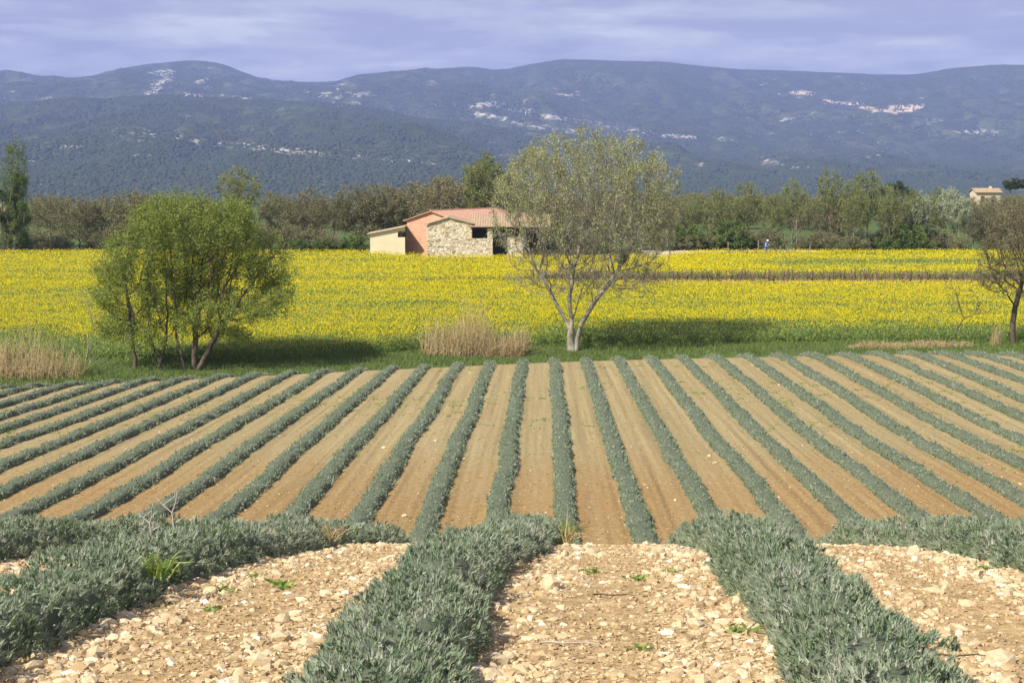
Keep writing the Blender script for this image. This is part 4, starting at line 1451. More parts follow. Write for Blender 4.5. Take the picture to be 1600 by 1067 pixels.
# second rank fills the gaps
for k in range(34):
    px_ = -120 + k * 56 + R.uniform(-18, 18)
    put(R.choice(['oak', 'oak2', 'oak', 'ash']), px_, R.uniform(232, 262), R.uniform(296, 312), wide=R.uniform(1.0, 1.35))
for k in range(44):
    px_ = -100 + k * 42 + R.uniform(-14, 14)
    if 570 < px_ < 860:
        continue
    put('shrub', px_, R.uniform(204.5, 210), scale=R.uniform(0.6, 1.15), wide=R.uniform(1.0, 1.5))
for px_, Y_, s_ in ((1135, 207, 1.35), (1150, 206, 1.0), (1380, 205, 0.8), (1430, 205, 0.9), (1410, 207, 1.2), (470, 205, 0.7), (505, 205, 0.7), (530, 205, 0.65), (1075, 206, 1.2), (830, 205, 1.3), (860, 206, 1.6), (1330, 206, 0.7), (555, 206, 0.8)):
    put('bush', px_, Y_, scale=s_, wide=1.2)
for px_, Y_, tp in ((1570, 330, 278), (1595, 330, 276), (1392, 300, 283), (1640, 330, 280)):
    put('pine', px_, Y_, tp)
for k in range(22):
    put(R.choice(['oak', 'oak2', 'ash', 'oak']), 1040 + k * 31 + R.uniform(-10, 10), R.uniform(275, 312), R.uniform(297, 306) if k != 15 else 305, wide=R.uniform(1.1, 1.5))

# --- Lombardy poplar at the left
rng = np.random.default_rng(61)
Yl = 203.0
bx = gx(28, Yl)
bz = float(zg(bx, Yl))
H = at(28, 222, Yl).z - bz
att = []
for cx, h0, h1, wd in ((0.0, 1.0, H * 0.97, 1.35), (1.0, 1.5, H, 0.95), (-0.9, 1.0, H * 0.82, 1.05)):
    n = 520
    zz = rng.uniform(h0, h1, n)
    f = (zz - h0) / (h1 - h0)
    w_ = wd * (0.30 + 0.70 * np.sin(np.clip(f * 0.85 + 0.12, 0, 1) * math.pi) ** 0.6)
    a = rng.uniform(0, 6.28, n)
    q = np.sqrt(rng.random(n))
    att.append(np.stack([cx + q * w_ * np.cos(a) + 0.25 * f, q * w_ * np.sin(a), zz], -1))
att = np.concatenate(att)
nd, pr = colonize([(0, 0, -0.2), (0, 0, 0.5), (0.05, 0, 1.0)], [-1, 0, 1], att, 0.36, 2.2, 0.5, 80, 0.75, rng, jitter=0.06, inertia=0.6)
rd, _k = radii(pr, 0.013, 2.3)
tw, A, B, D = twigs(nd, pr, np.minimum(rd, 0.3), 0.30, 3, 0.8, 0.008, rng, up=1.3, spread=0.3)
V, Q = leaves(A, B, 22000, rng, 0.22, 0.22, 0.055, bias=0.8)
tree('lombardy_poplar', (bx, Yl, bz), wood(nd, pr, np.minimum(rd, 0.3), 3) + [tw], M['bark_grey'], V, Q, M['green_leaf'], 'tall narrow columnar poplar with leaning tips at the field edge', rng=rng)

# ------------------------------------------------------------------ farm
M['tile_red'] = noise_mat('red_tile', [(0.3, c4(0.36, 0.19, 0.13)), (0.7, c4(0.48, 0.29, 0.22))], scale=3, bump=0.3)
M['tile_tan'] = noise_mat('tan_tile', [(0.3, c4(0.28, 0.20, 0.12)), (0.7, c4(0.46, 0.34, 0.22))], scale=3, bump=0.3)
M['cream'] = noise_mat('cream_render', [(0.3, c4(0.66, 0.57, 0.37)), (0.7, c4(0.74, 0.66, 0.45))], scale=0.8)
M['mortar'] = noise_mat('lime_mortar', [(0.3, c4(0.55, 0.46, 0.31)), (0.7, c4(0.66, 0.57, 0.42))], scale=5)
M['wall_stone'] = leaf_mat('wall_stone', [(0.0, c4(0.28, 0.19, 0.11)), (0.3, c4(0.52, 0.43, 0.28)), (0.7, c4(0.70, 0.62, 0.45)), (1.0, c4(0.78, 0.72, 0.58))], trans=0)
M['timber'] = noise_mat('old_timber', [(0.3, c4(0.07, 0.05, 0.035)), (0.7, c4(0.15, 0.11, 0.08))], scale=5)
m, t, out = new_mat('brick_wall')
tcn = N(t, 'ShaderNodeTexCoord')
mpn = N(t, 'ShaderNodeMapping')
mpn.inputs['Rotation'].default_value = (math.pi / 2, 0, 0)
t.links.new(tcn.outputs['Object'], mpn.inputs[0])
br = N(t, 'ShaderNodeTexBrick', {'Scale': 1.0, 'Mortar Size': 0.02, 'Brick Width': 0.42, 'Row Height': 0.22})
br.inputs['Color1'].default_value = (0.50, 0.25, 0.15, 1)
br.inputs['Color2'].default_value = (0.60, 0.34, 0.22, 1)
br.inputs['Mortar'].default_value = (0.60, 0.42, 0.30, 1)
t.links.new(mpn.outputs[0], br.inputs['Vector'])
pb = N(t, 'ShaderNodeBsdfPrincipled', {'Roughness': 0.9})
t.links.new(br.outputs[0], pb.inputs['Base Color'])
bbn = N(t, 'ShaderNodeBump', {'Strength': 0.6, 'Distance': 0.02})
t.links.new(br.outputs[1], bbn.inputs['Height'])
bbn.invert = True
t.links.new(bbn.outputs[0], pb.inputs['Normal'])
t.links.new(pb.outputs[0], out.inputs[0])
M['brick'] = m


def part(name, ps, mat, parent, **kw):
    V, Q, T = merge(ps)
    return ob(name, mesh(name, V, quads=Q, tris=T, mats=[mat]), parent=parent, **kw)


def tiled(p00, p10, p01, p11, wave=0.30, amp=0.022, thick=0.10):
    """pan-tile roof slope: p00,p10 along the eave, p01,p11 along the ridge"""
    p00, p10, p01, p11 = [np.array(p, float) for p in (p00, p10, p01, p11)]
    ln = np.linalg.norm(p10 - p00)
    nu = max(8, int(ln / wave * 4))
    nrm = np.cross(p10 - p00, p01 - p00)
    nrm = nrm / np.linalg.norm(nrm)
    if nrm[2] < 0:
        nrm = -nrm
    u = np.linspace(0, 1, nu + 1)
    vv = np.linspace(0, 1, 8)
    U, VV = np.meshgrid(u, vv)
    P = (p00 * (1 - U)[..., None] + p10 * U[..., None]) * (1 - VV)[..., None] + (p01 * (1 - U)[..., None] + p11 * U[..., None]) * VV[..., None]
    w = amp * np.sin(U * ln / wave * 2 * math.pi) + 0.02 * np.sin(VV * 40)
    top_ = P + nrm * (w + thick)[..., None]
    bot = P
    n = U.size
    V = np.concatenate([top_.reshape(-1, 3), bot.reshape(-1, 3)])
    idx = np.arange(n).reshape(U.shape)
    q = np.stack([idx[:-1, :-1], idx[:-1, 1:], idx[1:, 1:], idx[1:, :-1]], -1).reshape(-1, 4)
    q2 = q[:, ::-1] + n
    ed = []
    for a in (idx[0], idx[-1][::-1], idx[::-1, 0], idx[:, -1]):
        for i in range(len(a) - 1):
            ed.append((a[i + 1], a[i], a[i] + n, a[i + 1] + n))
    return V, np.concatenate([q, q2, np.array(ed)]), None


def building(name, label, loc, rotz=0.0, group=None):
    r_ = bpy.data.objects.new(name, None)
    COL.objects.link(r_)
    r_.location = loc
    r_.rotation_euler = (0, 0, rotz)
    r_['label'] = label
    r_['category'] = 'building'
    if group:
        r_['group'] = group
    return r_


# stone barn: gable front plus open wing to the right
Yb = 192.0
sp = Yb * 1.007 / F
X0 = gx(668, Yb)
fx = lambda px: gx(px, Yb) - X0
fz = lambda py: at(668, py, Yb).z
barn = building('stone_barn', 'rubble stone barn with low gable and dark open bay', (X0, Yb, 0.0))
gl, gp, gr, pl0, pl1, p20, p21 = fx(668), fx(702), fx(738), fx(762), fx(770), fx(793), fx(817)
ze, zp, zr, zl = fz(352), fz(341), fz(350), fz(373)
part('gable_wall', [prism([(gl, -0.3), (gr, -0.3), (gr, zr), (gp, zp), (gl, ze)], 0, 0.5)], M['mortar'], barn)
part('side_wall', [boxv(gl + 0.003, gl + 0.45, 0.5, 9, -0.3, ze - 0.05)], M['mortar'], barn)
part('back_wall', [boxv(gl + 0.006, p21 + 3, 9, 9.4, -0.3, ze - 0.3)], M['mortar'], barn)
part('low_wall', [boxv(gr, pl0, 0.01, 0.45, -0.3, zl)], M['mortar'], barn)
part('pillar', [boxv(pl0, pl1, -0.06, 0.5, -0.3, fz(357))], M['mortar'], barn)
part('pillar', [boxv(p20, p21, -0.02, 0.5, -0.3, fz(371))], M['mortar'], barn)
part('beam', [boxv(gr, p21 + 3, 0.12, 0.4, fz(357), fz(354.5))], M['timber'], barn)
part('inner_wall', [boxv(gr, p21 + 3, 5.0, 5.3, -0.3, fz(357))], M['timber'], barn)  # dark timber colour paints the shade inside the open bay
# gable roof: ridge runs back
rf = part('roof', [tiled((gl - 0.3, -0.25, ze + 0.0), (gl - 0.3, 9.5, ze + 0.0), (gp, -0.25, zp + 0.03), (gp, 9.5, zp + 0.03)),
                   tiled((gr + 0.2, -0.25, zr - 0.02), (gr + 0.2, 9.5, zr - 0.02), (gp + 0.01, -0.25, zp + 0.03), (gp + 0.01, 9.5, zp + 0.03))], M['tile_tan'], barn)
part('wing_roof', [tiled((gr - 0.35, -0.45, fz(355)), (p21 + 3.3, -0.45, fz(355)), (gr - 0.35, 5.2, fz(355) + 1.35), (p21 + 3.3, 5.2, fz(355) + 1.35)),
                   tiled((gr - 0.35, 9.6, fz(355) + 0.1), (p21 + 3.3, 9.6, fz(355) + 0.1), (gr - 0.35, 5.21, fz(355) + 1.35), (p21 + 3.3, 5.21, fz(355) + 1.35))], M['tile_tan'], barn)


def stonework(parent, rects, y, rng, inside=None):
    parts = []
    ti = []
    for (x0, x1, z0, z1) in rects:
        z = z0
        while z < z1 - 0.08:
            h = min(rng.uniform(0.11, 0.24), z1 - z)
            x = x0 + rng.uniform(-0.1, 0.0)
            x = max(x, x0)
            while x < x1 - 0.08:
                w = min(rng.uniform(0.12, 0.42), x1 - x)
                if inside is None or inside(x + w / 2, z + h / 2):
                    d = rng.uniform(0.02, 0.05)
                    V, Q, _ = boxv(x + 0.02, x + w - 0.02, y - d, y + 0.05, z + 0.02, z + h - 0.02)
                    V[:, 0] += rng.normal(0, 0.03, 8)
                    V[:, 2] += rng.normal(0, 0.045, 8)
                    V[:, 1] += rng.normal(0, 0.012, 8)
                    parts.append((V, Q, None))
                    ti.append(np.full(8, np.clip(rng.normal(0.55, 0.28), 0, 1)))
                x += w
            z += h
    V, Q, T = merge(parts)
    ob('stonework', mesh('stonework', V, quads=Q, mats=[M['wall_stone']], attrs={'tint': np.concatenate(ti)}), parent=parent, kind='stuff')


rng = np.random.default_rng(9)


def ing(x, z):
    if x < gp:
        return z < ze + (zp - ze) * (x - gl) / (gp - gl) - 0.12
    return z < zr + (zp - zr) * (gr - x) / (gr - gp) - 0.12


stonework(barn, [(gl, gr, 0.3, zp)], 0.0, rng, ing)
stonework(barn, [(gr, pl0, 0.3, zl)], 0.01, rng)
stonework(barn, [(pl0, pl1, 0.3, fz(357))], -0.06, rng)
stonework(barn, [(p20, p21, 0.3, fz(371))], -0.02, rng)

# brick barn behind, turned so its ridge runs off to the right
Yk = 199.0
ang = math.radians(-36)
pk = at(676, 331, Yk)
kb = building('brick_barn', 'red brick barn with pink tile roof behind the stone barn', (pk.x, Yk, 0.0), ang)
zk = pk.z
hw = (676 - 634) * Yk * 1.007 / F / math.cos(ang) * 1.0
zke = at(634, 346, Yk).z
LK = 13.0
part('gable_wall', [prism([(-hw, -0.3), (hw, -0.3), (hw, zke), (0, zk), (-hw, zke)], 0, 0.35)], M['brick'], kb)
part('side_wall', [boxv(-hw + 0.003, -hw + 0.3, 0.35, LK, -0.3, zke - 0.05)], M['brick'], kb)
part('side_wall', [boxv(hw - 0.3, hw - 0.003, 0.35, LK, -0.3, zke - 0.05)], M['brick'], kb)
part('back_wall', [prism([(-hw, -0.3), (hw, -0.3), (hw, zke), (0, zk), (-hw, zke)], LK, LK + 0.35)], M['brick'], kb)
rf = part('roof', [tiled((-hw - 0.35, -0.35, zke - 0.08), (-hw - 0.35, LK + 0.7, zke - 0.08), (0, -0.35, zk + 0.02), (0, LK + 0.7, zk + 0.02)),
                   tiled((hw + 0.35, -0.35, zke - 0.08), (hw + 0.35, LK + 0.7, zke - 0.08), (0.01, -0.35, zk + 0.02), (0.01, LK + 0.7, zk + 0.02))], M['tile_red'], kb)
part('ridge_tile', [sweep([(0, -0.38, zk + 0.13), (0, LK / 2, zk + 0.13), (0, LK + 0.73, zk + 0.13)], 0.11, 8)], M['tile_red'], rf)
# cream lean-to
Yc = 198.0
cX = gx(580, Yc)
lc = building('lean_to_shed', 'cream rendered lean-to shed with sloping roof and dark opening', (cX, Yc, 0.0))
w_ = gx(634, Yc) - cX
zl0, zl1 = at(580, 366, Yc).z, at(634, 356, Yc).z
ox0, ox1 = gx(623, Yc) - cX, w_
oz0, oz1 = at(623, 371, Yc).z, at(623, 361.5, Yc).z
part('wall', [prism([(0, -0.3), (ox0, -0.3), (ox0, zl0 + (zl1 - zl0) * ox0 / w_), (0, zl0)], 0, 0.3), boxv(ox0, ox1, 0.002, 0.3, -0.3, oz0), prism([(ox0, oz1), (ox1, oz1), (ox1, zl1), (ox0, zl0 + (zl1 - zl0) * ox0 / w_)], 0.002, 0.3)], M['cream'], lc)
part('side_wall', [boxv(0.003, 0.3, 0.3, 6, -0.3, zl0 - 0.06)], M['cream'], lc)
part('back_wall', [boxv(0.003, w_, 3.0, 3.2, -0.3, zl0)], M['timber'], lc)
part('roof', [tiled((-0.4, -0.3, zl0 - 0.06), (-0.4, 6, zl0 - 0.06), (w_, -0.3, zl1 + 0.05), (w_, 6, zl1 + 0.05), thick=0.08)], M['tile_tan'], lc)
part('window_bar', [boxv(ox0 + 0.35, ox0 + 0.41, 0.1, 0.16, oz0, oz1)], M['timber'], lc)


def cottage(px0, px1, py_eave, py_ridge, Y, label, wall='cream', roof='tile_tan', depth=5.0, zbase=None):
    x0, x1 = gx(px0, Y), gx(px1, Y)
    zb_ = float(zg((x0 + x1) / 2, Y)) - 0.3
    h = building('cottage', label, ((x0 + x1) / 2, Y, zb_))
    w = (x1 - x0) / 2
    e_ = at(px0, py_eave, Y).z - zb_
    r_ = at(px0, py_ridge, Y).z - zb_
    part('wall', [boxv(-w, w, 0, depth, 0, e_), prism([(-0.0, 0), (0.001, 0), (0.001, 0.001)], 0.1, 0.2)][:1], M[wall], h)
    part('gable', [(np.array([(-w, 0, e_ + .002), (-w, depth, e_ + .002), (-w, depth / 2, r_), (w, 0, e_ + .002), (w, depth, e_ + .002), (w, depth / 2, r_)]), np.array([(0, 3, 5, 2), (1, 2, 5, 4), (0, 1, 4, 3)]), np.array([(0, 2, 1), (3, 4, 5)]))], M[wall], h)
    rf = part('roof', [tiled((-w - 0.3, -0.4, e_ - 0.06), (w + 0.3, -0.4, e_ - 0.06), (-w - 0.3, depth / 2, r_ + 0.04), (w + 0.3, depth / 2, r_ + 0.04)),
                       tiled((-w - 0.3, depth + 0.4, e_ - 0.06), (w + 0.3, depth + 0.4, e_ - 0.06), (-w - 0.3, depth / 2 + 0.01, r_ + 0.04), (w + 0.3, depth / 2 + 0.01, r_ + 0.04))], M[roof], h)
    part('chimney', [boxv(w * 0.3, w * 0.3 + 0.5, depth / 2 - 0.3, depth / 2 + 0.3, r_ - 0.3, r_ + 0.5)], M[wall], rf)
    for k in (-0.5, 0.4):
        f_ = part('window', [boxv(w * k - 0.4, w * k + 0.4, -0.03, 0.05, e_ - 2.0, e_ - 0.7)], M['timber'], h)
    return h


cottage(1518, 1556, 301, 295.5, 330, 'pale hillside house with tan tile roof below dark pines', wall='mortar')
cottage(-30, 8, 338, 326, 214, 'small house with orange tile roof behind the columnar poplar', roof='tile_red')
cottage(832, 862, 352, 342, 222, 'pale cottage glimpsed through the branches of the white poplar')

# ------------------------------------------------------------------ vines in the bare strip
def vine_mesh(seed):
    r = np.random.default_rng(seed)
    ps = []
    pts = [(r.normal(0, 0.02), r.normal(0, 0.02), -0.05)]
    for k in range(4):
        pts.append((pts[-1][0] + r.normal(0, 0.05), pts[-1][1] + r.normal(0, 0.04), 0.2 + 0.22 * k))
    ps.append(sweep(pts, [0.06, 0.05, 0.05, 0.055, 0.045], 5))
    hp = np.array(pts[-1])
    for k in range(8):
        d = np.array([r.normal(0, 0.5), r.normal(0, 0.3), r.uniform(0.3, 0.9)])
        ps.append(sweep([hp, hp + d * 0.35, hp + d * 0.7 + np.array([0, 0, 0.1])], [0.035, 0.025, 0.012], 3))
    sx = r.normal(0.08, 0.03)
    ps.append(sweep([(sx, 0, -0.1), (sx + r.normal(0, 0.02), 0, 0.8), (sx + r.normal(0, 0.04), 0, r.uniform(1.45, 1.75))], [0.055, 0.05, 0.045], 4))
    V, Q, T = merge(ps)
    return mesh('vine', V, quads=Q, tris=T, mats=[M['vine']])


vm = [vine_mesh(s) for s in range(8)]
r = random.Random(4)
cnt = 0
for row in range(2):
    xv = 2.0 if row else -26.0
    while xv < 56 and cnt < 290:
        yv_ = vine_front(xv) + 1.2 + row * 3.4
        if yv_ < vine_back(xv) - 0.6:
            o = ob('vine', vm[cnt % 8], loc=(xv, yv_ + r.uniform(-0.15, 0.15), 0.0), rotz=r.uniform(0, 6.28), scale=r.uniform(0.9, 1.1) * (0.72 if xv < 2 else 1.0),
                   label='bare brown staked vine in the strip across the yellow field', cat='vine', group='bare vines across the yellow field')
            o.location.z = float(zg(xv, yv_))
            cnt += 1
        xv += r.uniform(0.34, 0.60)
# tilled earth under the vines
xs_ = np.arange(-40, 70, 2.0)
V = np.concatenate([np.stack([xs_, vine_front(xs_) - 0.2, zg(xs_, vine_front(xs_)) + 0.02], -1), np.stack([xs_, vine_back(xs_) + 0.2, zg(xs_, vine_back(xs_)) + 0.02], -1)])
k = len(xs_)
q = np.array([(i, i + 1, i + 1 + k, i + k) for i in range(k - 1)])
M['vine_soil'] = noise_mat('vineyard_soil', [(0.3, c4(0.16, 0.10, 0.06)), (0.7, c4(0.27, 0.19, 0.12))], scale=2)
ob('vineyard_soil', mesh('vineyard_soil', V, quads=q, mats=[M['vine_soil']]), kind='structure')

# ------------------------------------------------------------------ track, people and posts at the back of the field
xs_ = np.linspace(gx(1000, 204), gx(1270, 204), 24)
M['track'] = noise_mat('gravel_track', [(0.3, c4(0.40, 0.34, 0.26)), (0.7, c4(0.55, 0.48, 0.38))], scale=2)
yA = 200.6 + 0 * xs_
V = np.concatenate([np.stack([xs_, 196.5 + 0 * xs_, 0 * xs_ + 0.55], -1), np.stack([xs_, 203.5 + 0 * xs_, 0 * xs_ + 0.75], -1), np.stack([xs_, 194.5 + 0 * xs_, 0 * xs_ + 0.0], -1)])
k = len(xs_)
q = np.array([(i, i + 1, i + 1 + k, i + k) for i in range(k - 1)] + [(i + 2 * k, i + 1 + 2 * k, i + 1, i) for i in range(k - 1)])
ob('track', mesh('track', V, quads=q, mats=[M['track']], smooth=True), kind='structure')


def brush(px0, px1, Y, h, label, seed, zb_=0.6, n=900):
    r_ = np.random.default_rng(seed)
    x0, x1 = gx(px0, Y), gx(px1, Y)
    x = r_.uniform(x0, x1, n)
    P = np.stack([x - x0, r_.normal(0, 0.25, n), r_.random(n) * h * 0.4], -1)
    D = norm(r_.normal(size=P.shape) * np.array([1.0, 0.5, 0.35]) + np.array([0, 0, 0.15]))
    V, Q = segs(P, P + D * r_.uniform(0.3, 0.9, n)[:, None], 0.022, 0.008, 3)
    ob('brushwood', mesh('brushwood', V, quads=Q, mats=[M['bark_dark']]), loc=(x0, Y, zb_), label=label, cat='brushwood')


brush(1130, 1235, 196.9, 0.5, 'low dark heap of cut brushwood along the back track', 1)


def person(loc, rz):
    import bmesh
    root = bpy.data.objects.new('person', None)
    COL.objects.link(root)
    root.location = loc
    root.rotation_euler = (0, 0, rz)
    root['label'] = 'person in blue shirt and white hat stooping beside the track'
    root['category'] = 'person'
    # one continuous figure grown from a skeleton, leaning forward a little
    J = {'pelvis': (0, 0, .92, .15), 'waist': (0, -.05, 1.08, .135), 'chest': (0, -.16, 1.30, .155), 'neck': (0, -.25, 1.46, .06), 'head0': (0, -.29, 1.56, .085), 'head1': (0, -.33, 1.68, .085)}
    for s, nme in ((-1, 'l'), (1, 'r')):
        J.update({nme + 'sh': (s * .19, -.19, 1.40, .07), nme + 'el': (s * .25, -.26, 1.13, .05), nme + 'wr': (s * .18, -.46, 1.03, .035), nme + 'ha': (s * .16, -.54, 1.01, .035),
                  nme + 'hip': (s * .10, .01, .86, .105), nme + 'kn': (s * .11, -.05, .48, .07), nme + 'an': (s * .11, .03, .09, .045), nme + 'to': (s * .12, -.14, .05, .04)})
    E = [('pelvis', 'waist'), ('waist', 'chest'), ('chest', 'neck'), ('neck', 'head0'), ('head0', 'head1')]
    for nme in 'lr':
        E += [('chest', nme + 'sh'), (nme + 'sh', nme + 'el'), (nme + 'el', nme + 'wr'), (nme + 'wr', nme + 'ha'), ('pelvis', nme + 'hip'), (nme + 'hip', nme + 'kn'), (nme + 'kn', nme + 'an'), (nme + 'an', nme + 'to')]
    names = list(J)
    me = bpy.data.meshes.new('body')
    me.from_pydata([J[k_][:3] for k_ in names], [(names.index(a), names.index(b_)) for a, b_ in E], [])
    body = ob('body', me, parent=root)
    sk = body.modifiers.new('skin', 'SKIN')
    for i_, k_ in enumerate(names):
        me.skin_vertices[0].data[i_].radius = (J[k_][3], J[k_][3])
    me.skin_vertices[0].data[0].use_root = True
    su = body.modifiers.new('sub', 'SUBSURF')
    su.levels = su.render_levels = 2
    mt, t, out = new_mat('work_clothes')
    tcn = N(t, 'ShaderNodeTexCoord')
    sx = N(t, 'ShaderNodeSeparateXYZ')
    t.links.new(tcn.outputs['Object'], sx.inputs[0])
    dv = N(t, 'ShaderNodeMath', {1: 1.8}, operation='DIVIDE')
    t.links.new(sx.outputs[2], dv.inputs[0])
    rp = ramp(t, [(0.0, c4(0.04, 0.03, 0.02)), (0.05, c4(0.10, 0.14, 0.30)), (0.50, c4(0.10, 0.14, 0.30)), (0.52, c4(0.22, 0.36, 0.75)), (0.79, c4(0.22, 0.36, 0.75)), (0.81, c4(0.45, 0.27, 0.18))])
    rp.color_ramp.interpolation = 'CONSTANT'
    t.links.new(dv.outputs[0], rp.inputs[0])
    pb_ = N(t, 'ShaderNodeBsdfPrincipled', {'Roughness': 0.85})
    t.links.new(rp.outputs[0], pb_.inputs['Base Color'])
    t.links.new(pb_.outputs[0], out.inputs[0])
    me.materials.append(mt)
    hatm = noise_mat('white_cloth', [(0.3, c4(0.72, 0.72, 0.70)), (0.7, c4(0.8, 0.8, 0.78))])
    pr_ = [(0.0, 1.83), (0.09, 1.81), (0.115, 1.74), (0.12, 1.70), (0.21, 1.68), (0.21, 1.665), (0.11, 1.68), (0.0, 1.69)]
    V, Q = [], []
    for (rr_, zz) in pr_:
        for j in range(12):
            a = j * math.pi / 6
            V.append((rr_ * math.cos(a), -.33 + rr_ * math.sin(a), zz))
    for a in range(len(pr_) - 1):
        for j in range(12):
            Q.append((a * 12 + j, a * 12 + (j + 1) % 12, (a + 1) * 12 + (j + 1) % 12, (a + 1) * 12 + j))
    ob('hat', mesh('hat', np.array(V), quads=np.array(Q), mats=[hatm], smooth=True), parent=root)


person((gx(1194, 198.2), 198.2, 0.60), 0.5)
M['orange'] = noise_mat('orange_plastic', [(0.3, c4(0.62, 0.30, 0.06)), (0.7, c4(0.72, 0.38, 0.08))])
cr_ = building('crate', 'small orange crate on the ground beside the stooping person', (gx(1202, 198.0), 198.0, 0.58))
cr_['category'] = 'crate'
part('crate_side', [boxv(-.3, .3, -.2, -.17, 0.03, .38)], M['orange'], cr_)
part('crate_side', [boxv(-.3, .3, .17, .2, 0.03, .38)], M['orange'], cr_)
part('crate_end', [boxv(-.3, -.27, -.17, .17, 0.03, .38)], M['orange'], cr_)
part('crate_end', [boxv(.27, .3, -.17, .17, 0.03, .38)], M['orange'], cr_)
part('crate_base', [boxv(-.3, .3, -.2, .2, 0, .028)], M['orange'], cr_)
for px_, h_ in ((1182, 1.6), (1216, 1.0), (1135, 1.4), (1262, 1.1)):
    V, Q, T = sweep([(0, 0, -0.2), (0.02, 0, h_ * 0.5), (0.03, 0, h_), (0.03, 0, h_ + 0.03)], [0.08, 0.075, 0.07, 0.03], 7)
    yy_ = 199.5
    ob('wooden_post', mesh('wooden_post', V, quads=Q, tris=T, mats=[M['bark_grey']]), loc=(gx(px_, yy_), yy_, 0.6), label='short weathered wooden post beside the back track', cat='post', group='posts beside the track')

# ------------------------------------------------------------------ small plants
def hit_ground(px, py, lo=3.5, hi=95):
    dx, dz = ray(px, py)
    Yt = np.arange(lo, hi, 0.02)
    h_ = np.argmax((ZC + dz * Yt) < zg(dx * Yt, Yt))
    return float(dx * Yt[h_]), float(Yt[h_])


def grass_tuft(px, Y, n, ln, seed, label, mat='weed', lift=0.0, w=0.004):
    r_ = np.random.default_rng(seed)
    x = gx(px, Y)
    z = float(zg(x, Y)) + lift
    P = r_.normal(0, 0.035, (n, 3)) * np.array([1, 1, 0.1])
    D = norm(r_.normal(size=(n, 3)) * np.array([.55, .4, .2]) + np.array([0.1, -0.1, .9]))
    l_ = ln * r_.uniform(0.5, 1.2, n)
    m1 = P + D * (l_ * 0.55)[:, None]
    m2 = m1 + norm(D + np.array([0, 0, -0.7]) + r_.normal(0, .1, (n, 3))) * (l_ * 0.45)[:, None]
    S = perp(D, r_)
    V = np.stack([P - S * w, P + S * w, m1 + S * w, m1 - S * w, m2], 1).reshape(-1, 3)
    b_ = np.arange(n)[:, None] * 5
    Q = b_ + np.array([[0, 1, 2, 3]])
    T = b_ + np.array([[3, 2, 4]])
    ob('grass_tuft', mesh('grass_tuft', V, quads=Q, tris=T, mats=[M[mat]], attrs={'tint': np.repeat(r_.random(n), 5)}), loc=(x, Y, z), label=label, cat='grass')


grass_tuft(238, 7.6, 70, 0.17, 1, 'bright green grass tuft growing in the side of a lavender row', lift=0.12)
grass_tuft(880, 14.6, 80, 0.27, 2, 'yellow green grass tuft beside the broad lavender row at the brow', lift=0.04, mat='weed', w=0.006)
grass_tuft(890, 14.4, 26, 0.27, 5, 'pale straw blades mixed in the yellow green tuft at the brow', lift=0.04, mat='straw', w=0.005)
grass_tuft(515, 12.2, 36, 0.19, 3, 'straw coloured grass tuft sticking out of the lavender row', lift=0.10, mat='straw')


def weed(px, py, s, seed):
    r_ = np.random.default_rng(seed)
    x, y = hit_ground(px, py)
    z = float(zg(x, y))
    n = 30
    a = r_.uniform(0, 6.28, n)
    D = norm(np.stack([np.cos(a), np.sin(a), r_.uniform(0.15, 0.8, n)], -1))
    V, Q = diamonds(r_.normal(0, s * 0.35, (n, 3)) * np.array([1, 1, 0.1]), D, s * r_.uniform(0.3, 0.8, n), s * 0.10, r_)
    V[:, 2] += 0.005
    ob('weed', mesh('weed', V, quads=Q, mats=[M['weed']], attrs={'tint': np.repeat(r_.random(n), 4)}), loc=(x, y, z), label='small green leafy weed growing among the pale stones', cat='weed', group='weeds among the stones')


for k, (px_, py_, s_) in enumerate(((443, 919, .10), (352, 925, .08), (1000, 907, .08), (1152, 990, .09), (925, 895, .08), (1005, 1015, .06), (150, 975, .07), (330, 955, .05), (1050, 895, .06), (1535, 890, .07), (400, 902, .06))):
    weed(px_, py_, s_, 100 + k)
# weeds on the slope (uncountable)
rng = np.random.default_rng(15)
n = 2200
y = rng.uniform(42, 86, n)
x = rng.uniform(-0.36, 0.36, n) * y
u = rowu(x, y)
f = u - np.floor(u)
keep = (f > 0.22) & (f < 0.78) & (fbm(x * 0.10, y * 0.10, 3, 99) > 0.04)
x, y = np.repeat(x[keep], 12), np.repeat(y[keep], 12)
P = np.stack([x + rng.normal(0, 0.10, len(x)), y + rng.normal(0, 0.05, len(x)), zg(x, y) + 0.0], -1)
D = norm(rng.normal(size=P.shape) * np.array([1, 1, .4]) + np.array([0, 0, .6]))
V, Q = diamonds(P, D, rng.uniform(0.04, 0.13, len(x)), 0.02, rng)
ob('slope_weeds', mesh('slope_weeds', V, quads=Q, mats=[M['weed']], attrs={'tint': np.repeat(rng.random(len(x)), 4)}), label='scattered low green weeds on the tilled slope', cat='weeds', kind='stuff')

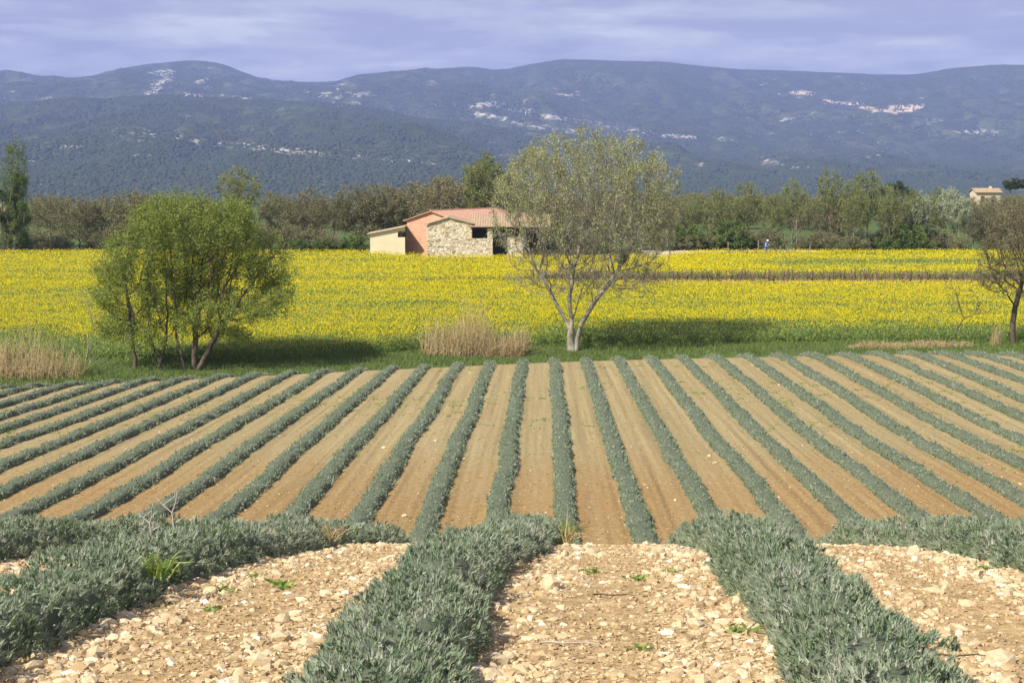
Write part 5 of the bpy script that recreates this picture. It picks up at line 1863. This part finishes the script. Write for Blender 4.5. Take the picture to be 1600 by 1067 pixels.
# dead branching twig by the left rows
def twig_plant(px, Y, h, seed, label, lift=0.0):
    r_ = np.random.default_rng(seed)
    x = gx(px, Y)
    z = float(zg(x, Y)) + lift
    ps = [sweep([(0, 0, -0.1), (0.01, 0, h * 0.35), (0.0, 0.01, h * 0.62)], [0.006, 0.005, 0.0045], 5)]
    for (d, l0) in (((-0.75, 0.1, 0.65), 0.42), ((0.35, -0.1, 0.9), 0.45), ((0.8, 0.2, 0.5), 0.30)):
        d = np.array(d)
        s0 = np.array((0.0, 0.01, h * (0.62 if d[0] < 0.7 else 0.40)))
        p1 = s0 + d * h * l0 * 0.5
        p2 = p1 + (d + r_.normal(0, .15, 3)) * h * l0 * 0.5
        ps.append(sweep([s0, p1, p2], [0.0045, 0.0035, 0.002], 4))
        ps.append(sweep([p1, p1 + np.array((d[0] * -0.2 + .05, 0, .16)) * h, p1 + np.array((d[0] * -0.25 + .12, 0, .28)) * h], [0.003, 0.0025, 0.0015], 4))
    V, Q, T = merge(ps)
    ob('dead_twig', mesh('dead_twig', V, quads=Q, tris=T, mats=[M['twig_grey']]), loc=(x, Y, z), label=label, cat='twig')


twig_plant(262, 9.6, 0.34, 1, 'pale forked dead twig standing up behind the lavender row', lift=0.12)
twig_plant(226, 9.8, 0.26, 2, 'short dead stalk beside the pale forked twig', lift=0.1)
# prunings lying on the stones
for k, (px_, py_, ln, a) in enumerate(((960, 935, 0.22, 0.2), (890, 1010, 0.25, -0.3), (1500, 1030, 0.25, 0.15), (1080, 860, 0.2, 0.4), (1400, 1000, 0.2, -0.2))):
    x, y = hit_ground(px_, py_)
    pts = []
    for j in range(6):
        f = j / 5 - 0.5
        xx_, yy_ = x + f * ln * math.cos(a), y + f * ln * math.sin(a) + 0.02 * math.sin(j * 2.1)
        pts.append((xx_ - x, yy_ - y, float(zg(xx_, yy_)) - float(zg(x, y)) + 0.018))
    V, Q, T = sweep(pts, [0.005, 0.0048, 0.0042, 0.0036, 0.003, 0.002], 5)
    ob('pruned_twig', mesh('pruned_twig', V, quads=Q, tris=T, mats=[M['twig_grey'] if k % 2 else M['bark_dark']]), loc=(x, y, float(zg(x, y))), label='thin dry pruned twig lying across the stones', cat='twig', group='pruned twigs on the stones')
